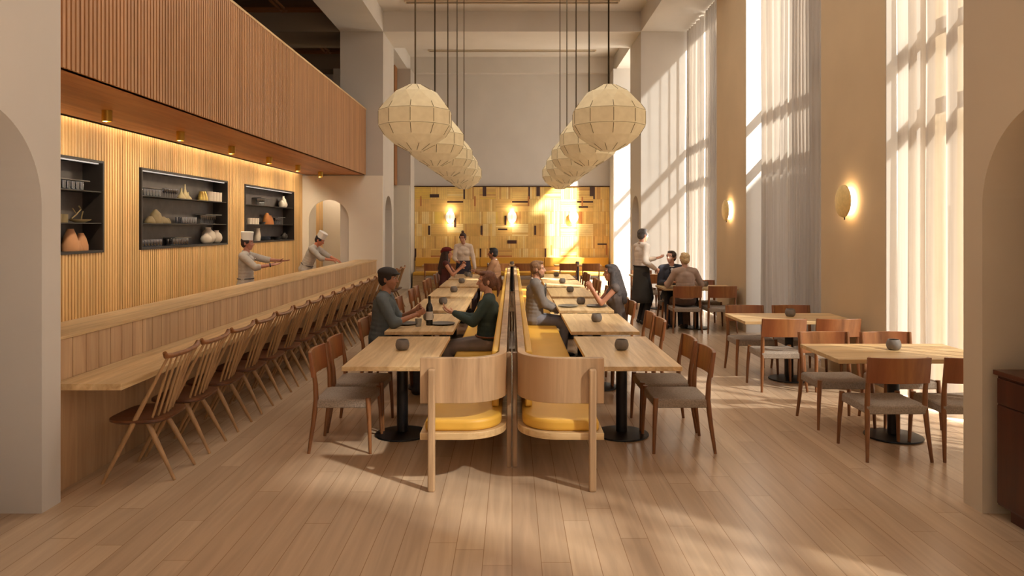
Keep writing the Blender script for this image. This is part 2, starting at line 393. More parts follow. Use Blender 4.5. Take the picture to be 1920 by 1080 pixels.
# slatted wall behind the bar with three niche openings
NICHE = [(5.82, 8.75), (9.63, 12.56), (13.38, 16.39)]
NZ0, NZ1 = 1.49, 2.59
mb = MB(); ys = 4.0
segs = []
for a, b in NICHE: segs.append((ys, a, 0, 3.02)); segs.append((a, b, 0, NZ0)); segs.append((a, b, NZ1, 3.02)); ys = b
segs.append((ys, 18.95, 0, 3.02))
for a, b, z0, z1 in segs: mb.box(-5.2, -4.96, a, b, z0, z1)
y = 4.0
while y < 18.9:
    hole = any(a-.03 < y < b for a, b in NICHE)
    for z0, z1 in (((0, NZ0), (NZ1, 3.02)) if hole else ((0, 3.02),)): mb.box(-4.96, -4.93, y, y+.038, z0, z1, 1)
    y += .059
struct('wall_bar_slats', mb, [M['gap'], M['slat']])
# patchwork timber wall at the far end
def mosaic():
    pal = [hexc(232, 190, 112), hexc(242, 206, 124), hexc(224, 180, 102), hexc(246, 218, 150), hexc(212, 162, 94), hexc(238, 196, 116), hexc(196, 128, 70), hexc(70, 42, 34), hexc(232, 196, 96)]
    mats = [plain('mosaic_strip_%s' % w, c, .35, var=.08, vs=5) for w, c in zip('tan honey ochre straw brown amber rust umber lemon'.split(), pal)]
    rnd = random.Random(3)
    mb = B(-2.94, 2.94, 21.90, 21.919, .4, 3.0, mi=4)
    rows, cols = 7, 12; cwid, ch = 5.88/cols, 2.6/rows
    for r in range(rows):
        for c in range(cols):
            x0 = -2.94+c*cwid; z0 = .4+r*ch
            rr = random.Random((c % 4)*31+r*7+5)
            horiz = rr.random() < .42; base = rr.choice([0, 1, 2, 3, 5, 5, 8, 1])
            dark = rr.random()
            nst = 9 if not horiz else 7
            dk = rr.randrange(nst)
            for k in range(nst):
                mi = base if rnd.random() < .55 else rnd.choice([0, 1, 2, 3, 4, 5])
                if dark < .22 and k in (dk, ): mi = 7
                if dark > .93 and k < 3: mi = 6
                yy = 21.885+rnd.random()*.006
                if horiz:
                    h = ch/nst; mb.box(x0+.003, x0+cwid-.003, yy, 21.9, z0+k*h+.004, z0+(k+1)*h-.004, mi)
                else:
                    w = cwid/nst; mb.box(x0+k*w+.004, x0+(k+1)*w-.004, yy, 21.9, z0+.003, z0+ch-.003, mi)
    # the dark accents that repeat along the wall
    for px in (-.83, .79, 2.4): mb.box(px-.055, px+.055, 21.878, 21.884, 2.72, 3.0, 7)
    for px, pz in ((-2.34, 2.68), (-.0, 1.29), (-.28, 1.7), (2.72, 1.25), (2.15, 2.37)): mb.box(px-.14, px+.14, 21.876, 21.884, pz, pz+.1 if pz in (2.68, 1.29) else pz+.045, 7)
    for px, pz in ((-2.5, 1.55), (-.92, 1.55), (.7, 1.55), (-.2, 1.85), (-1.72, 1.78)): mb.box(px-.03, px+.03, 21.876, 21.884, pz, pz+.28, 7)
    for px, pz in ((-2.75, 2.42), (-1.12, 2.42), (.5, 2.42), (2.12, 2.4), (1.2, .95), (2.85, .95)): mb.box(px-.022, px+.022, 21.876, 21.884, pz, pz+.3, 6)
    return struct('wall_far_timber_patchwork', mb, mats)
mosaic()
struct('trim_3', B(-2.95, 2.95, 21.86, 21.92, 3.0, 3.03), M['dark_coffer'])
# windows: bronze frames and panes
for i, (a, b) in enumerate(WIN):
    mb = MB(); x0, x1 = 4.4, 4.46
    for z in (0.0, 2.98, 3.80, 6.32): mb.box(x0, x1, a, b, z, z+(.15 if 1 < z < 4 else .08))
    for y in (a, (a+b)/2-.03, b-.06): mb.box(x0+.002, x1-.002, y, y+.06, 0, 6.4)
    w = struct('window_%d' % (i+1), mb, M['frame_dark'])
    B(4.425, 4.431, a+.01, b-.01, .01, 6.39).build('glass', M['pane'], w)
# curtains
def curtain(y0, y1, wave, amp, seedv, label):
    amp *= 1.35; wave *= .85
    rnd = random.Random(seedv); n = int((y1-y0)/.02)
    cols = []; ph = rnd.random()*6; t = 0
    for i in range(n+1):
        y = y0+(y1-y0)*i/n
        t += (2*PI/wave)*((y1-y0)/n)*(1+.35*math.sin(y*2.3+seedv))
        x = 4.16+amp*math.sin(t+ph)+amp*.3*math.sin(2.1*t+1)
        cols.append((x, y, t))
    vs = []; zs = [.02, .8, 2.0, 3.4, 4.8, 6.0, 6.38]
    for k, z in enumerate(zs):
        q = 1.1-.1*k/6*1.5
        for x, y, t in cols: vs.append((4.16+(x-4.16)*q+.006*math.sin(z*1.3+y*3), y+.008*math.sin(z*.9+t), z))
    m = n+1; fs = [(k*m+i, k*m+i+1, (k+1)*m+i+1, (k+1)*m+i) for k in range(len(zs)-1) for i in range(n)]
    o = MB().add(vs, fs).build('curtain', M['sheer'], smooth=180)
    return tag(o, label, 'curtain', 'sheer floor-to-ceiling curtains')
curtain(4.95, 6.3, .30, .055, 2, 'sheer floor-length curtain in the window nearest the camera, half beside the arch')
curtain(6.36, 7.68, .27, .055, 1, 'sheer floor-length curtain in the nearest window, half beside the wide ochre pier')
curtain(9.38, 10.6, .2, .05, 3, 'sheer curtain in the middle window, shaded half nearest the large wall sconce')
curtain(10.66, 12.0, .24, .05, 4, 'sheer curtain in the middle window, sunlit far half')
curtain(14.14, 15.5, .22, .05, 5, 'sheer curtain in the farthest tall window, half beside the small wall sconce')
curtain(15.56, 17.0, .24, .05, 6, 'sheer curtain in the farthest tall window, half against the white column')
curtain(0, 2.9, .26, .055, 9, 'sheer curtain beside the arch on the camera side, outside the view')
# unseen block added outdoors to shade the lower part of the middle window
mb = B(7.0, 12, 6.7, 10.1, -.5, 5.65)
struct('street_sun_blocker', mb, M['plaster_grey'])
struct('ground_outside', B(4.6, 40, -20, 45, -.6, -.12), M['plaster_grey'])
# ---------------------------------------------------------------- bar counter
BT = thing('bar_counter', 'long pale oak bar counter with raised back and lower eating ledge along the left wall', 'bar', (0, 0, 0))
B(-3.11, -3.07, 4.75, 16.42, 0, .706).build('lower_panel', M['oak_panel'], BT)
mb = B(-3.11, -3.078, 4.75, 16.45, .75, 1.03)
y = 4.75
while y < 16.4: mb.box(-3.078, -3.07, y+.004, y+.156, .752, 1.028); y += .16
mb.build('upper_panel', M['oak_flute'], BT)
B(-3.11, -2.607, 4.84, 16.45, .706, .75).build('ledge', M['oak_y'], BT, bevel=.004)
B(-3.54, -3.062, 4.75, 16.47, 1.03, 1.052).build('top', M['oak_y'], BT, bevel=.003)
B(-3.54, -3.12, 4.75, 16.44, .0, 1.03).build('carcass', M['oak_panel'], BT)

# ---------------------------------------------------------------- bar chairs (spindle backs), facing the bar
def bar_chair():
    t = thing('spindle_chair', '', 'chair', (0, 0, 0), 0, 'spindle-back chairs along the bar')
    # local: the chair faces -X, origin on the floor at its middle
    for s in (-1, 1):
        MB().path([(-.235, s*.245, .0), (-.108, s*.241, .25), (-.017, s*.238, .43), (.102, s*.234, .66), (.218, s*.231, .885)], [.012, .017, .018, .013, .010], 10).build('leg', M['spindle'], t, smooth=60)
        MB().path([(.02, s*.13, .41), (.10, s*.145, .26), (.235, s*.165, 0)], [.02, .019, .011], 10).build('leg', M['spindle'], t, smooth=60)
    mb = MB(); pl = []
    for k in range(28):
        a = 2*PI*k/28; ca, sa = math.cos(a), math.sin(a)
        pl.append((-.03+.205*math.copysign(abs(ca)**.55, ca), .25*math.copysign(abs(sa)**.5, sa)*(1+.04*(ca < 0))))
    n = len(pl); vs = [(-.03, 0, .434)]; fs = []
    for q, z in ((.55, .433), (.92, .446), (1.0, .443), (1.0, .428), (.9, .412)):
        vs += [(-.03+(x+.03)*q, y*q, z) for x, y in pl]
    for i in range(n):
        fs.append((0, 1+i, 1+(i+1) % n))
        for r in range(4): fs.append((1+r*n+i, 1+(r+1)*n+i, 1+(r+1)*n+(i+1) % n, 1+r*n+(i+1) % n))
    fs.append(tuple(1+4*n+i for i in range(n)))
    mb.add(vs, fs).build('seat', M['brown'], t, smooth=40)
    for k in range(6):
        y = -.15+.06*k; yt = y*1.16
        MB().path([(.10-.03*abs(k-2.5)/2.5, y, .44), (.1665-.024*abs(k-2.5)/2.5, (y+yt)/2, .66), (.235-.012*(abs(k-2.5)/2.5)**2, yt, .885)], [.009, .011, .007], 8).build('spindle', M['spindle'], t, smooth=60)
    pts = [(.212, -.268, .922), (.214, -.25, .897), (.224, -.18, .887), (.236, 0, .884), (.224, .18, .887), (.214, .25, .897), (.212, .268, .922)]
    MB().path(pts, [.014, .021, .018, .017, .018, .021, .014], 12).build('top_rail', M['walnut'], t, smooth=60)
    return t
bc = bar_chair(); used = [False]
for k in range(19):
    lab = 'spindle-back wooden chair nearest the camera, drawn up to the bar ledge' if k == 0 else \
          'last spindle-back wooden chair at the far end of the bar' if k == 18 else '%s spindle-back wooden chair from the near end of the bar' % ORD[k]
    place(bc, used, (-2.632, 5.32+.6*k, 0), 0, lab)

# ---------------------------------------------------------------- dining chair prototype (faces local +X)
def dining_chair():
    t = thing('dining_chair', '', 'chair')
    for s in (-1, 1):
        MB().path([(-.243, s*.247, 0), (-.212, s*.232, .22), (-.19, s*.222, .42), (-.196, s*.222, .55), (-.232, s*.226, .80)], [.0125, .018, .0215, .019, .0125], 12).build('leg', M['walnut'], t, smooth=60)
        MB().path([(.246, s*.25, 0), (.238, s*.243, .22), (.225, s*.228, .437)], [.0125, .017, .0215], 12).build('leg', M['walnut'], t, smooth=60)
    mb = MB()
    for x in (-.19, .215): mb.box(x-.012, x+.012, -.21, .21, .365, .405)
    for s in (-1, 1): mb.box(-.19, .215, s*.222-.01, s*.222+.01, .365, .405)
    mb.build('seat_frame', M['walnut'], t)
    # woven cushion seat, slightly dished, narrower around the posts
    vs = []; fs = []; nx, ny = 10, 10
    for zt in (1, 0):
        for i in range(nx+1):
            for j in range(ny+1):
                u, v = i/nx*2-1, j/ny*2-1
                x = .012+.225*u; y = .236*v
                e = max(abs(u), abs(v))
                z = (.437-.012*(1-abs(v))*(1-.4*abs(u))-.012*max(0, e-.85)/.15) if zt else .357
                vs.append((x, y, z))
    m = (nx+1)*(ny+1)
    for i in range(nx):
        for j in range(ny):
            a = i*(ny+1)+j; fs.append((a, a+ny+1, a+ny+2, a+1)); fs.append((m+a, m+a+1, m+a+ny+2, m+a+ny+1))
    ring = [j for j in range(ny+1)]+[i*(ny+1)+ny for i in range(1, nx+1)]+[nx*(ny+1)+j for j in range(ny-1, -1, -1)]+[i*(ny+1) for i in range(nx-1, 0, -1)]
    for k in range(len(ring)):
        a, b = ring[k], ring[(k+1) % len(ring)]; fs.append((a, b, m+b, m+a))
    MB().add(vs, fs).build('seat', M['tweed'], t, smooth=50, bevel=.01)
    n = 14; inn = []; out = []
    for k in range(n+1):
        v = k/n*2-1; x = -.212-.035*(1-v*v); inn.append((x+.012, v*.243)); out.append((x-.012, v*.243))
    mb = MB().strip(inn, out, .60, .80)
    for i, v in enumerate(mb.v):   # lean with the posts
        mb.v[i] = (v[0]-(v[2]-.6)*.13, v[1], v[2])
    mb.build('backrest', M['walnut_back'], t, smooth=50, bevel=.004)
    return t
dc = dining_chair(); dused = [False]
def chair(x, y, rot, label, group=None): return place(dc, dused, (x, y, 0), rot, label, group)

# ---------------------------------------------------------------- tables and the stone bowls on them
def table_proto(name, lx, ly, mat, group):
    t = thing(name, '', 'table', group=group)
    B(-lx/2, lx/2, -ly/2, ly/2, .698, .733).build('tabletop', mat, t, bevel=.004)
    MB().bar((0, 0, .03), (0, 0, .697), .048, seg=24).box(-.22, .22, -.03, .03, .682, .697).build('column', M['black'], t, smooth=40)
    MB().lathe([(0, .0), (.23, .0), (.235, .006), (.232, .014), (.06, .026), (0, .03)], seg=48).build('base', M['black'], t, smooth=30)
    return t
def lathe_obj(name, prof, mat, label, cat, loc, group=None, seg=28, parent=None, **k):
    o = MB().lathe(prof, seg=seg, **k).build(name, mat, parent, smooth=50); o.location = loc
    if label: tag(o, label, cat, group)
    return o
bowlp = [(0, 0), (.038, 0), (.052, .012), (.06, .035), (.06, .055), (.052, .08), (.046, .09), (.041, .088), (.048, .075), (.053, .05), (.045, .02), (0, .012)]
bowl0 = None
def bowl(x, y, where, group='round stone bowls on the tables'):
    global bowl0
    lab = 'small round grey stoneware bowl ' + where
    if bowl0 is None:
        bowl0 = lathe_obj('stone_bowl', bowlp, M['stone'], lab, 'bowl', (x, y, .733), group)
        return bowl0
    o = bowl0.copy(); C.objects.link(o); o.location = (x, y, .733); o['label'] = lab; return o

tb = table_proto('bench_table', .70, 1.525, M['oak_y'], 'narrow oak tables along the central benches'); tu = [False]
PT = 1.853; T0 = 6.29
side = {-1: 'left', 1: 'right'}
for s in (-1, 1):
    for k in range(6):
        yc = T0+PT*k
        lab = ('pale oak bench table nearest the camera on the %s side of the central bench' % side[s]) if k == 0 else \
              ('last oak bench table in the %s row, towards the patchwork wall' % side[s]) if k == 5 else \
              ('%s oak bench table from the camera in the %s row' % (ORD[k], side[s]))
        place(tb, tu, (s*.95, yc, 0), 0, lab)
        bowl(s*.95+(.0 if k else 0), yc+(.1 if (s, k) == (-1, 1) else 0), 'on the %s bench table of the %s row' % (ORD[k] if k else 'nearest', side[s]))
        for q, dy in enumerate((-.29, .29)):
            nf = ('nearer', 'farther')[q]
            chair(s*1.37, yc+dy, 0 if s < 0 else PI, '%s walnut chair at the %s table of the %s bench row' % (nf, 'nearest' if k == 0 else ORD[k], side[s]), 'walnut chairs facing the central benches')

tq = table_proto('square_table', 1.29, .78, M['oak_x'], 'oak tables by the tall windows'); qu = [False]
for k, (yc, nm) in enumerate(((6.22, 'nearest the right arch'), (8.56, 'in front of the wide pier'), (12.9, 'with two seated guests'), (15.95, 'farthest, behind the standing waiter'))):
    place(tq, qu, (3.27, yc, 0), 0, 'oak table on a black pedestal, ' + nm)
    if k != 3: bowl(3.31 if k < 2 else 3.45, yc+.07, 'on the window table %s' % nm)
    for x, xs in ((2.96, 'left'), (3.55, 'right')):
        for d, ds in ((-1, 'near'), (1, 'far')):
            chair(x, yc+d*.44, PI/2 if d < 0 else -PI/2, 'walnut chair, %s %s at the window table %s' % (ds, xs, nm), 'walnut chairs at the window tables')

tf = table_proto('banquette_table', 1.3, .66, M['oak_x'], 'oak tables in front of the far banquette'); fu = [False]
for x, nm in ((-1.84, 'left'), (0, 'middle'), (1.84, 'right')):
    place(tf, fu, (x, 20.4, 0), 0, '%s of the three oak tables in front of the yellow banquette' % nm)
    bowl(x, 20.4, 'on the %s table by the yellow banquette' % nm)
    for dx, ds in ((-.31, 'left'), (.31, 'right')):
        chair(x+dx, 19.95, PI/2, 'walnut chair, %s of two at the %s banquette table' % (ds, nm), 'walnut chairs at the far banquette')

# ---------------------------------------------------------------- central benches, back to back
def plan(off, s, x_in=.04, y0=4.96, y1=16.35, xo=.63, r=.30, n=12):
    """bench outline offset inwards by off: from the outer front corner round to the far end"""
    pts = [(xo, y0+off)]
    cx, cy = x_in+r, y0+r
    for k in range(n+1):
        a = -PI/2-PI/2*k/n; pts.append((cx+(r-off)*math.cos(a), cy+(r-off)*math.sin(a)))
    pts.append((x_in+off, y1))
    return [(s*x, y) for x, y in pts]
def bench(s):
    sd_ = side[s]
    t = thing('banquette_bench', 'long oak bench with yellow cushions facing the %s row of tables' % sd_, 'bench', (0, 0, 0), 0, 'central benches standing back to back')
    def P(off): return [(x, y) for x, y in plan(off, s)]
    MB().strip(P(0.055), P(0), .59, .90).build('back_panel', M['oak_z'], t, smooth=30, bevel=.004)
    dk = P(.0)+[(s*.63, 16.35)]
    MB().prism(dk, 'Z', .34, .388).build('seat_deck', M['oak_x'], t, bevel=.004)
    cu = [(x, y) for x, y in plan(.035, s, xo=.60, r=.28)]+[(s*.60, 16.3)]
    MB().prism(cu, 'Z', .388, .468).build('seat_cushion', M['yellow'], t, smooth=40, bevel=.022, seg=4)
    MB().strip([(s*.15, 5.35), (s*.15, 16.3)], [(s*.097, 5.35), (s*.097, 16.3)], .47, .885).build('back_cushion', M['yellow'], t, smooth=40, bevel=.015, seg=3)
    for y in (4.935, 8.7, 12.5, 16.2):
        top = .833 if y < 5 else .34
        MB().box(s*.548-.025, s*.548+.025, y-.025, y+.025, 0, top).build('leg', M['oak_z'], t, bevel=.012, seg=3)
    for y in (5.44, 8.7, 12.5, 16.2):
        MB().box(s*.022-.017, s*.022+.017, y-.02, y+.02, 0, .86 if y < 6 else .34).build('leg', M['oak_z'], t, bevel=.006)
    return t
bench(-1); bench(1)

# far banquette under the patchwork wall
t = thing('wall_banquette', 'yellow upholstered banquette running the width of the patchwork wall', 'bench', (0, 21.4, 0))
B(-2.9, 2.9, -.25, .46, .0, .38).build('base', M['oak_x'], t)
for k in range(3):
    x0 = -2.9+k*5.8/3
    B(x0+.005, x0+5.8/3-.005, -.28, .36, .38, .47).build('seat_cushion', M['yellow'], t, bevel=.02, seg=3, smooth=40)
    B(x0+.005, x0+5.8/3-.005, .36, .46, .60, .875).build('back_cushion', M['yellow'], t, bevel=.02, seg=3, smooth=40)
B(-2.9, 2.9, .46, .5, .38, .88).build('back_board', M['oak_x'], t)

# ---------------------------------------------------------------- things on the tables
def lobj(*a, **k): return lathe_obj(*a, **k)
platep = [(0, 0), (.08, 0), (.135, .012), (.14, .018), (.085, .008), (0, .006)]
TZ = .733
lobj('plate', platep, M['plate'], 'dark round plate in front of the man in the cap', 'plate', (-1.16, 7.92, TZ), 'dinner plates on the left row')
lobj('plate', platep, M['plate'], 'dark round plate in front of the woman in the green top', 'plate', (-.76, 7.92, TZ), 'dinner plates on the left row')
lobj('plate', platep, M['plate'], 'dark round plate in front of the man in the grey suit', 'plate', (.75, 9.68, TZ), 'dinner plates on the right row')
lobj('plate', platep, M['plate'], 'dark round plate in front of the woman with long dark hair', 'plate', (1.13, 9.68, TZ), 'dinner plates on the right row')
t = thing('wine_bottle', 'dark wine bottle with a white label beside the bowl on the second left table', 'bottle', (-.895, 7.86, TZ))
MB().lathe([(0, 0), (.036, 0), (.037, .01), (.037, .19), (.03, .22), (.015, .245), (.0135, .30), (.015, .302), (.015, .315), (0, .315)], seg=24).build('body', M['bottle'], t, smooth=50)
MB().lathe([(.0374, .06), (.0378, .06), (.0378, .15), (.0374, .15)], seg=24).build('label', M['paper_label'], t, smooth=50)
cupp = [(0, 0), (.03, 0), (.034, .05), (.036, .085), (.033, .085), (.03, .05), (.026, .008), (0, .008)]
lobj('drinking_glass', cupp, M['drink_glass'], 'small glass tumbler beside the wine bottle', 'glass', (-1.0, 7.75, TZ))
cupw = [(0, 0), (.025, 0), (.04, .03), (.042, .07), (.038, .07), (.034, .03), (0, .008)]
lobj('cup', cupw, M['white_clay'], 'white cup held in front of the woman in the red cap', 'cup', (-1.2, 15.3, TZ))
lobj('drinking_glass', cupp, M['drink_glass'], 'clear tumbler on the last left table near the man in brown', 'glass', (-.86, 15.2, TZ), 'tumblers on the last left table')
lobj('drinking_glass', cupp, M['drink_glass'], 'clear tumbler on the last left table near the waitress', 'glass', (-1.02, 15.9, TZ), 'tumblers on the last left table')
# sideboard in the right arch
t = thing('sideboard', 'dark mahogany sideboard standing in the arch at the right edge', 'cabinet', (3.25, 3.62, 0))
B(-.25, .25, -.86, .86, .085, .885).build('body', M['mahogany'], t, bevel=.004)
B(-.21, .23, -.8, .8, 0, .085).build('plinth', M['mahogany'], t)
B(-.268, .26, -.88, .88, .885, .915).build('top', M['mahogany_top'], t, bevel=.004)
for k in range(3):
    y0 = -.85+k*.57
    B(-.264, -.25, y0+.004, y0+.556, .715, .868).build('drawer', M['mahogany'], t, bevel=.003)
    B(-.264, -.25, y0+.004, y0+.556, .10, .705).build('door', M['mahogany'], t, bevel=.003)

# ---------------------------------------------------------------- lanterns
def lantern():
    t = thing('paper_lantern', '', 'pendant lamp', group='faceted paper lanterns hung in two rows')
    prof = [(.07, .33), (.215, .252), (.315, .135), (.3675, .065), (.3675, -.085), (.30, -.19), (.205, -.262), (.075, -.33)]
    N = 10; vs = []; off = [0, 0, .5, .5, .5, .5, 0, 0]
    rings = []
    for (r, z), o in zip(prof, off):
        rings.append([Vector((r*math.cos(2*PI*(k+o)/N), r*math.sin(2*PI*(k+o)/N), z)) for k in range(N)])
    for rg in rings: vs += rg
    fs = [tuple(range(N)), tuple(reversed(range(7*N, 8*N)))]; edges = []
    for i in range(7):
        same = off[i] == off[i+1]
        for k in range(N):
            a, b = i*N+k, i*N+(k+1) % N; c, d = (i+1)*N+k, (i+1)*N+(k+1) % N
            if same: fs.append((a, b, d, c)); edges.append((vs[a], vs[c]))
            elif off[i+1] == .5: fs += [(a, b, c), (b, d, c)]; edges += []
            else: fs += [(a, d, c), (a, b, d)]
    mb = MB().add(vs, fs)
    for a, b in edges: mb.bar(a*1.002+(b-a)*.08, b*1.002-(b-a)*.08, .0022, seg=4, mi=1)
    for i in (3, 4):
        for k in range(N): mb.bar(rings[i][k]*1.0, rings[i][(k+1) % N]*1.0, .0011, seg=4, mi=1)
    mb.build('shade', [M['paper'], M['rib']], t)
    return t
lp = lantern(); lu = [False]
LY = [7.25+1.838*k for k in range(5)]
for s in (-1, 1):
    for k, y in enumerate(LY):
        lab = ('largest paper lantern, nearest the camera in the %s row' % side[s]) if k == 0 else ('paper lantern, %s from the camera in the %s row' % (ORD[k], side[s]) if k < 4 else 'last paper lantern in the %s row, above the far tables' % side[s])
        r = place(lp, lu, (s*.966, y, 2.885), .16*k, lab)
        cdm = MB().bar((0, 0, .325), (0, 0, 3.995), .009, seg=8).build('cord', M['cord'], r)
        MB().lathe([(0, 3.975), (.06, 3.975), (.06, 3.994), (0, 3.994)], seg=20).build('ceiling_rose', M['cord'], r)

# ---------------------------------------------------------------- sconces
def wall_sconce():
    t = thing('wall_sconce', '', 'wall lamp', group='gold disc sconces on the window piers')
    # local: wall plane at x=0, lamp projects to -X
    prof = [(0, .0), (.15, .012), (.185, .03), (.193, .05), (.187, .05), (.175, .036), (.14, .022), (0, .012)]
    mb = MB().lathe(prof, seg=40); mb.v = [(-.13+z, x, y) for x, y, z in mb.v]
    mb.build('shade', M['goldshade'], t, smooth=40)
    mb = MB().lathe([(0, 0), (.165, 0), (.165, .05), (0, .05)], seg=40); mb.v = [(-.07+z, x, y) for x, y, z in mb.v]
    mb.build('diffuser', M['glow'], t, smooth=40)
    MB().bar((-.07, 0, -.165), (-.07, 0, -.22), .008, seg=8).bar((-.01, 0, 0), (-.07, 0, 0), .03, seg=12).build('stem', M['black'], t)
    return t
ws = wall_sconce(); wu = [False]
place(ws, wu, (3.98, 8.53, 2.10), 0, 'large gold disc sconce glowing on the wide pier between the nearer windows')
place(ws, wu, (3.98, 13.22, 2.10), 0, 'smaller-looking gold disc sconce on the narrow far pier')
for nm, x in (('left', -1.86), ('middle', 0), ('right', 1.85)):
    t = thing('patchwork_sconce', 'white oval sconce, %s of the three on the patchwork wall' % nm, 'wall lamp', (x, 21.875, 2.09), 0, 'white sconces on the patchwork wall')
    mb = MB().lathe([(0, 0), (.11, .006), (.14, .03), (.135, .05), (0, .05)], seg=32); mb.v = [(x_, -.10+z_, y_*1.3) for x_, y_, z_ in mb.v]
    mb.build('shade', M['glow_soft'], t, smooth=40)
    MB().bar((0, -.05, 0), (0, -.002, 0), .05, seg=16).build('mount', M['brass'], t, smooth=40)
    MB().box(-.006, .006, -.108, -.099, -.1, .1).build('slot', M['brass'], t)
    for z_ in (.21, -.21):
        ld = bpy.data.lights.new('sconce_bulb', 'POINT'); ld.energy = 5; ld.color = (1, .86, .62); ld.shadow_soft_size = .04
        lo = bpy.data.objects.new('bulb', ld); C.objects.link(lo); lo.parent = t; lo.location = (0, -.12, z_)

# ---------------------------------------------------------------- downlights under the balcony
dl = thing('downlight', '', 'ceiling light', group='brass downlights over the bar')
MB().lathe([(0, 0), (.052, 0), (.052, -.115), (.045, -.115), (.045, -.07), (0, -.07)], seg=28).build('housing', M['brass'], dl, smooth=40)
MB().lathe([(0, -.072), (.044, -.072), (.044, -.08), (0, -.08)], seg=24).build('lens', M['glow'], dl)
du = [False]
for k, y in enumerate((5.9, 7.61, 9.3, 11.0, 12.7, 14.4, 16.1)):
    r = place(dl, du, (-4.25, y, 3.018), 0, 'brass cylinder downlight under the slatted balcony, %s' % ('hidden behind the left arch' if k == 0 else 'nearest the camera' if k == 1 else '%s from the camera' % ORD[k-1] if k < 6 else 'last, by the arched doorway wall'))
    ld = bpy.data.lights.new('downlight_bulb', 'SPOT'); ld.energy = 27; ld.color = (1, .84, .6); ld.spot_size = math.radians(165); ld.spot_blend = 1; ld.shadow_soft_size = .045
    lo = bpy.data.objects.new('bulb', ld); C.objects.link(lo); lo.parent = r; lo.location = (0, 0, -.13); lo.rotation_euler = (0, math.radians(35), 0)
# warm LED cove: a slot along the slatted wall, the strip lying inside above the soffit
cv = thing('cove_light', 'slim warm light strip hidden in the slot above the slatted wall', 'ceiling light', (-4.80, 11.0, 3.07))
B(-.03, .03, -6.9, 5.9, 0, .012).build('housing', M['brass'], cv)
la = bpy.data.lights.new('cove_led', 'AREA'); la.shape = 'RECTANGLE'; la.size = .05; la.size_y = 12.4; la.energy = 40; la.color = (1, .84, .62)
lo = bpy.data.objects.new('led', la); C.objects.link(lo); lo.parent = cv; lo.location = (-.09, -.5, .04)
for k_, y_ in enumerate((7.8, 12.6)):
    cp_ = thing('overhead_fill_panel', 'broad fill light panel added above the tables, %s' % ('nearer the camera', 'farther from the camera')[k_], 'ceiling light', (0, y_, 6.88))  # housing of the added fill light, never in view
    MB().box(-2.36, 2.36, -.6, -.55, -.07, -.001).box(-2.36, 2.36, .55, .6, -.07, -.001).box(-2.36, -2.3, -.55, .55, -.07, -.001).box(2.3, 2.36, -.55, .55, -.07, -.001).build('frame', M['plaster_warm'], cp_)
    B(-2.3, 2.3, -.55, .55, -.04, -.001).build('diffuser', M['glow_strip'], cp_)
pl_ = thing('passage_fill', 'small round fill light added in the passage beyond the arched doorway', 'ceiling light', (-4.5, 18.3, 2.99))  # unseen lamp added to brighten the passage walls
MB().lathe([(0, 0), (.09, 0), (.09, -.03), (0, -.03)], seg=28).build('housing', M['brass'], pl_, smooth=40)
MB().lathe([(0, -.03), (.08, -.03), (.08, -.036), (0, -.036)], seg=28).build('lens', M['glow'], pl_)
ld = bpy.data.lights.new('passage_fill_bulb', 'POINT'); ld.energy = 12; ld.color = (1, .9, .76); ld.shadow_soft_size = .08
lo = bpy.data.objects.new('bulb', ld); C.objects.link(lo); lo.parent = pl_; lo.location = (0, 0, -.12)
struct('ceiling_passage', B(-7, -4.05, 17.12, 18.95, 3.0, 3.06), M['cream'])

# ---------------------------------------------------------------- wall niches and what stands in them
NN = ['nearest, half hidden by the left arch', 'middle, widest in view', 'farthest, beside the doorway wall']
SH = [1.84, 2.215]
for i, (a, b) in enumerate(NICHE):
    t = thing('display_niche', 'black shelved wall niche, ' + NN[i], 'shelf', (-4.93, a, NZ0), 0, 'black display niches in the slatted wall')
    L = b-a; H = NZ1-NZ0; f = .03
    mb = B(-.25, .012, .002, f, .002, H-.002).box(-.25, .012, L-f, L-.002, .002, H-.002).box(-.25, .011, f, L-f, .002, f).box(-.25, .011, f, L-f, H-f, H-.002)
    mb.build('frame', M['niche'], t)
    B(-.25, -.235, f, L-f, f, H-f).build('back', M['nicheback'], t)
    for z in SH: B(-.23, -.005, f, L-f, z-NZ0-.006, z-NZ0+.006).build('shelf', M['niche'], t)
    B(-.06, -.03, f+.02, L-f-.02, H-f-.012, H-f).build('light_strip', M['glow_strip'], t)
FLR = [NZ0+.03, SH[0]+.006, SH[1]+.006]
NX = -5.06
gl = [(0, 0), (.026, 0), (.03, .03), (.032, .10), (.030, .10), (.027, .03), (0, .006)]
gproto = None
def glasses(n, y0, dy, lvl, where, mat='drink_glass'):
    global gproto
    for k in range(n):
        for x in (NX-.06, NX+.02)[:2 if n > 3 else 1]:
            lab = 'clear glass tumbler %s' % where
            o = lobj('glass_tumbler', gl, M[mat], lab, 'glass', (x+.02, y0+dy*k, FLR[lvl]), 'glass tumblers '+where, seg=14) if gproto is None else gproto.copy()
            if gproto is None: gproto = o
            else: C.objects.link(o); o.location = (x+.02, y0+dy*k, FLR[lvl]); o['label'] = lab; o['group'] = 'glass tumblers '+where
glasses(7, 9.8, .085, 2, 'in two rows at the left of the middle niche top shelf')
glasses(6, 11.05, .085, 1, 'on the middle shelf of the middle niche')
glasses(8, 9.75, .085, 0, 'at the bottom left of the middle niche')
glasses(8, 7.85, .085, 2, 'on the top shelf of the nearest niche')
glasses(6, 10.75, .085, 0, 'at the bottom centre of the middle niche')
def tray(y, lvl, z, L, label, mat='plate'):
    tag(B(-.09, .09, -L/2, L/2, 0, .014).build('tray', M[mat], bevel=.004), label, 'tray').location = (NX, y, FLR[lvl]+z)
def loc(o, p): o.location = p; return o
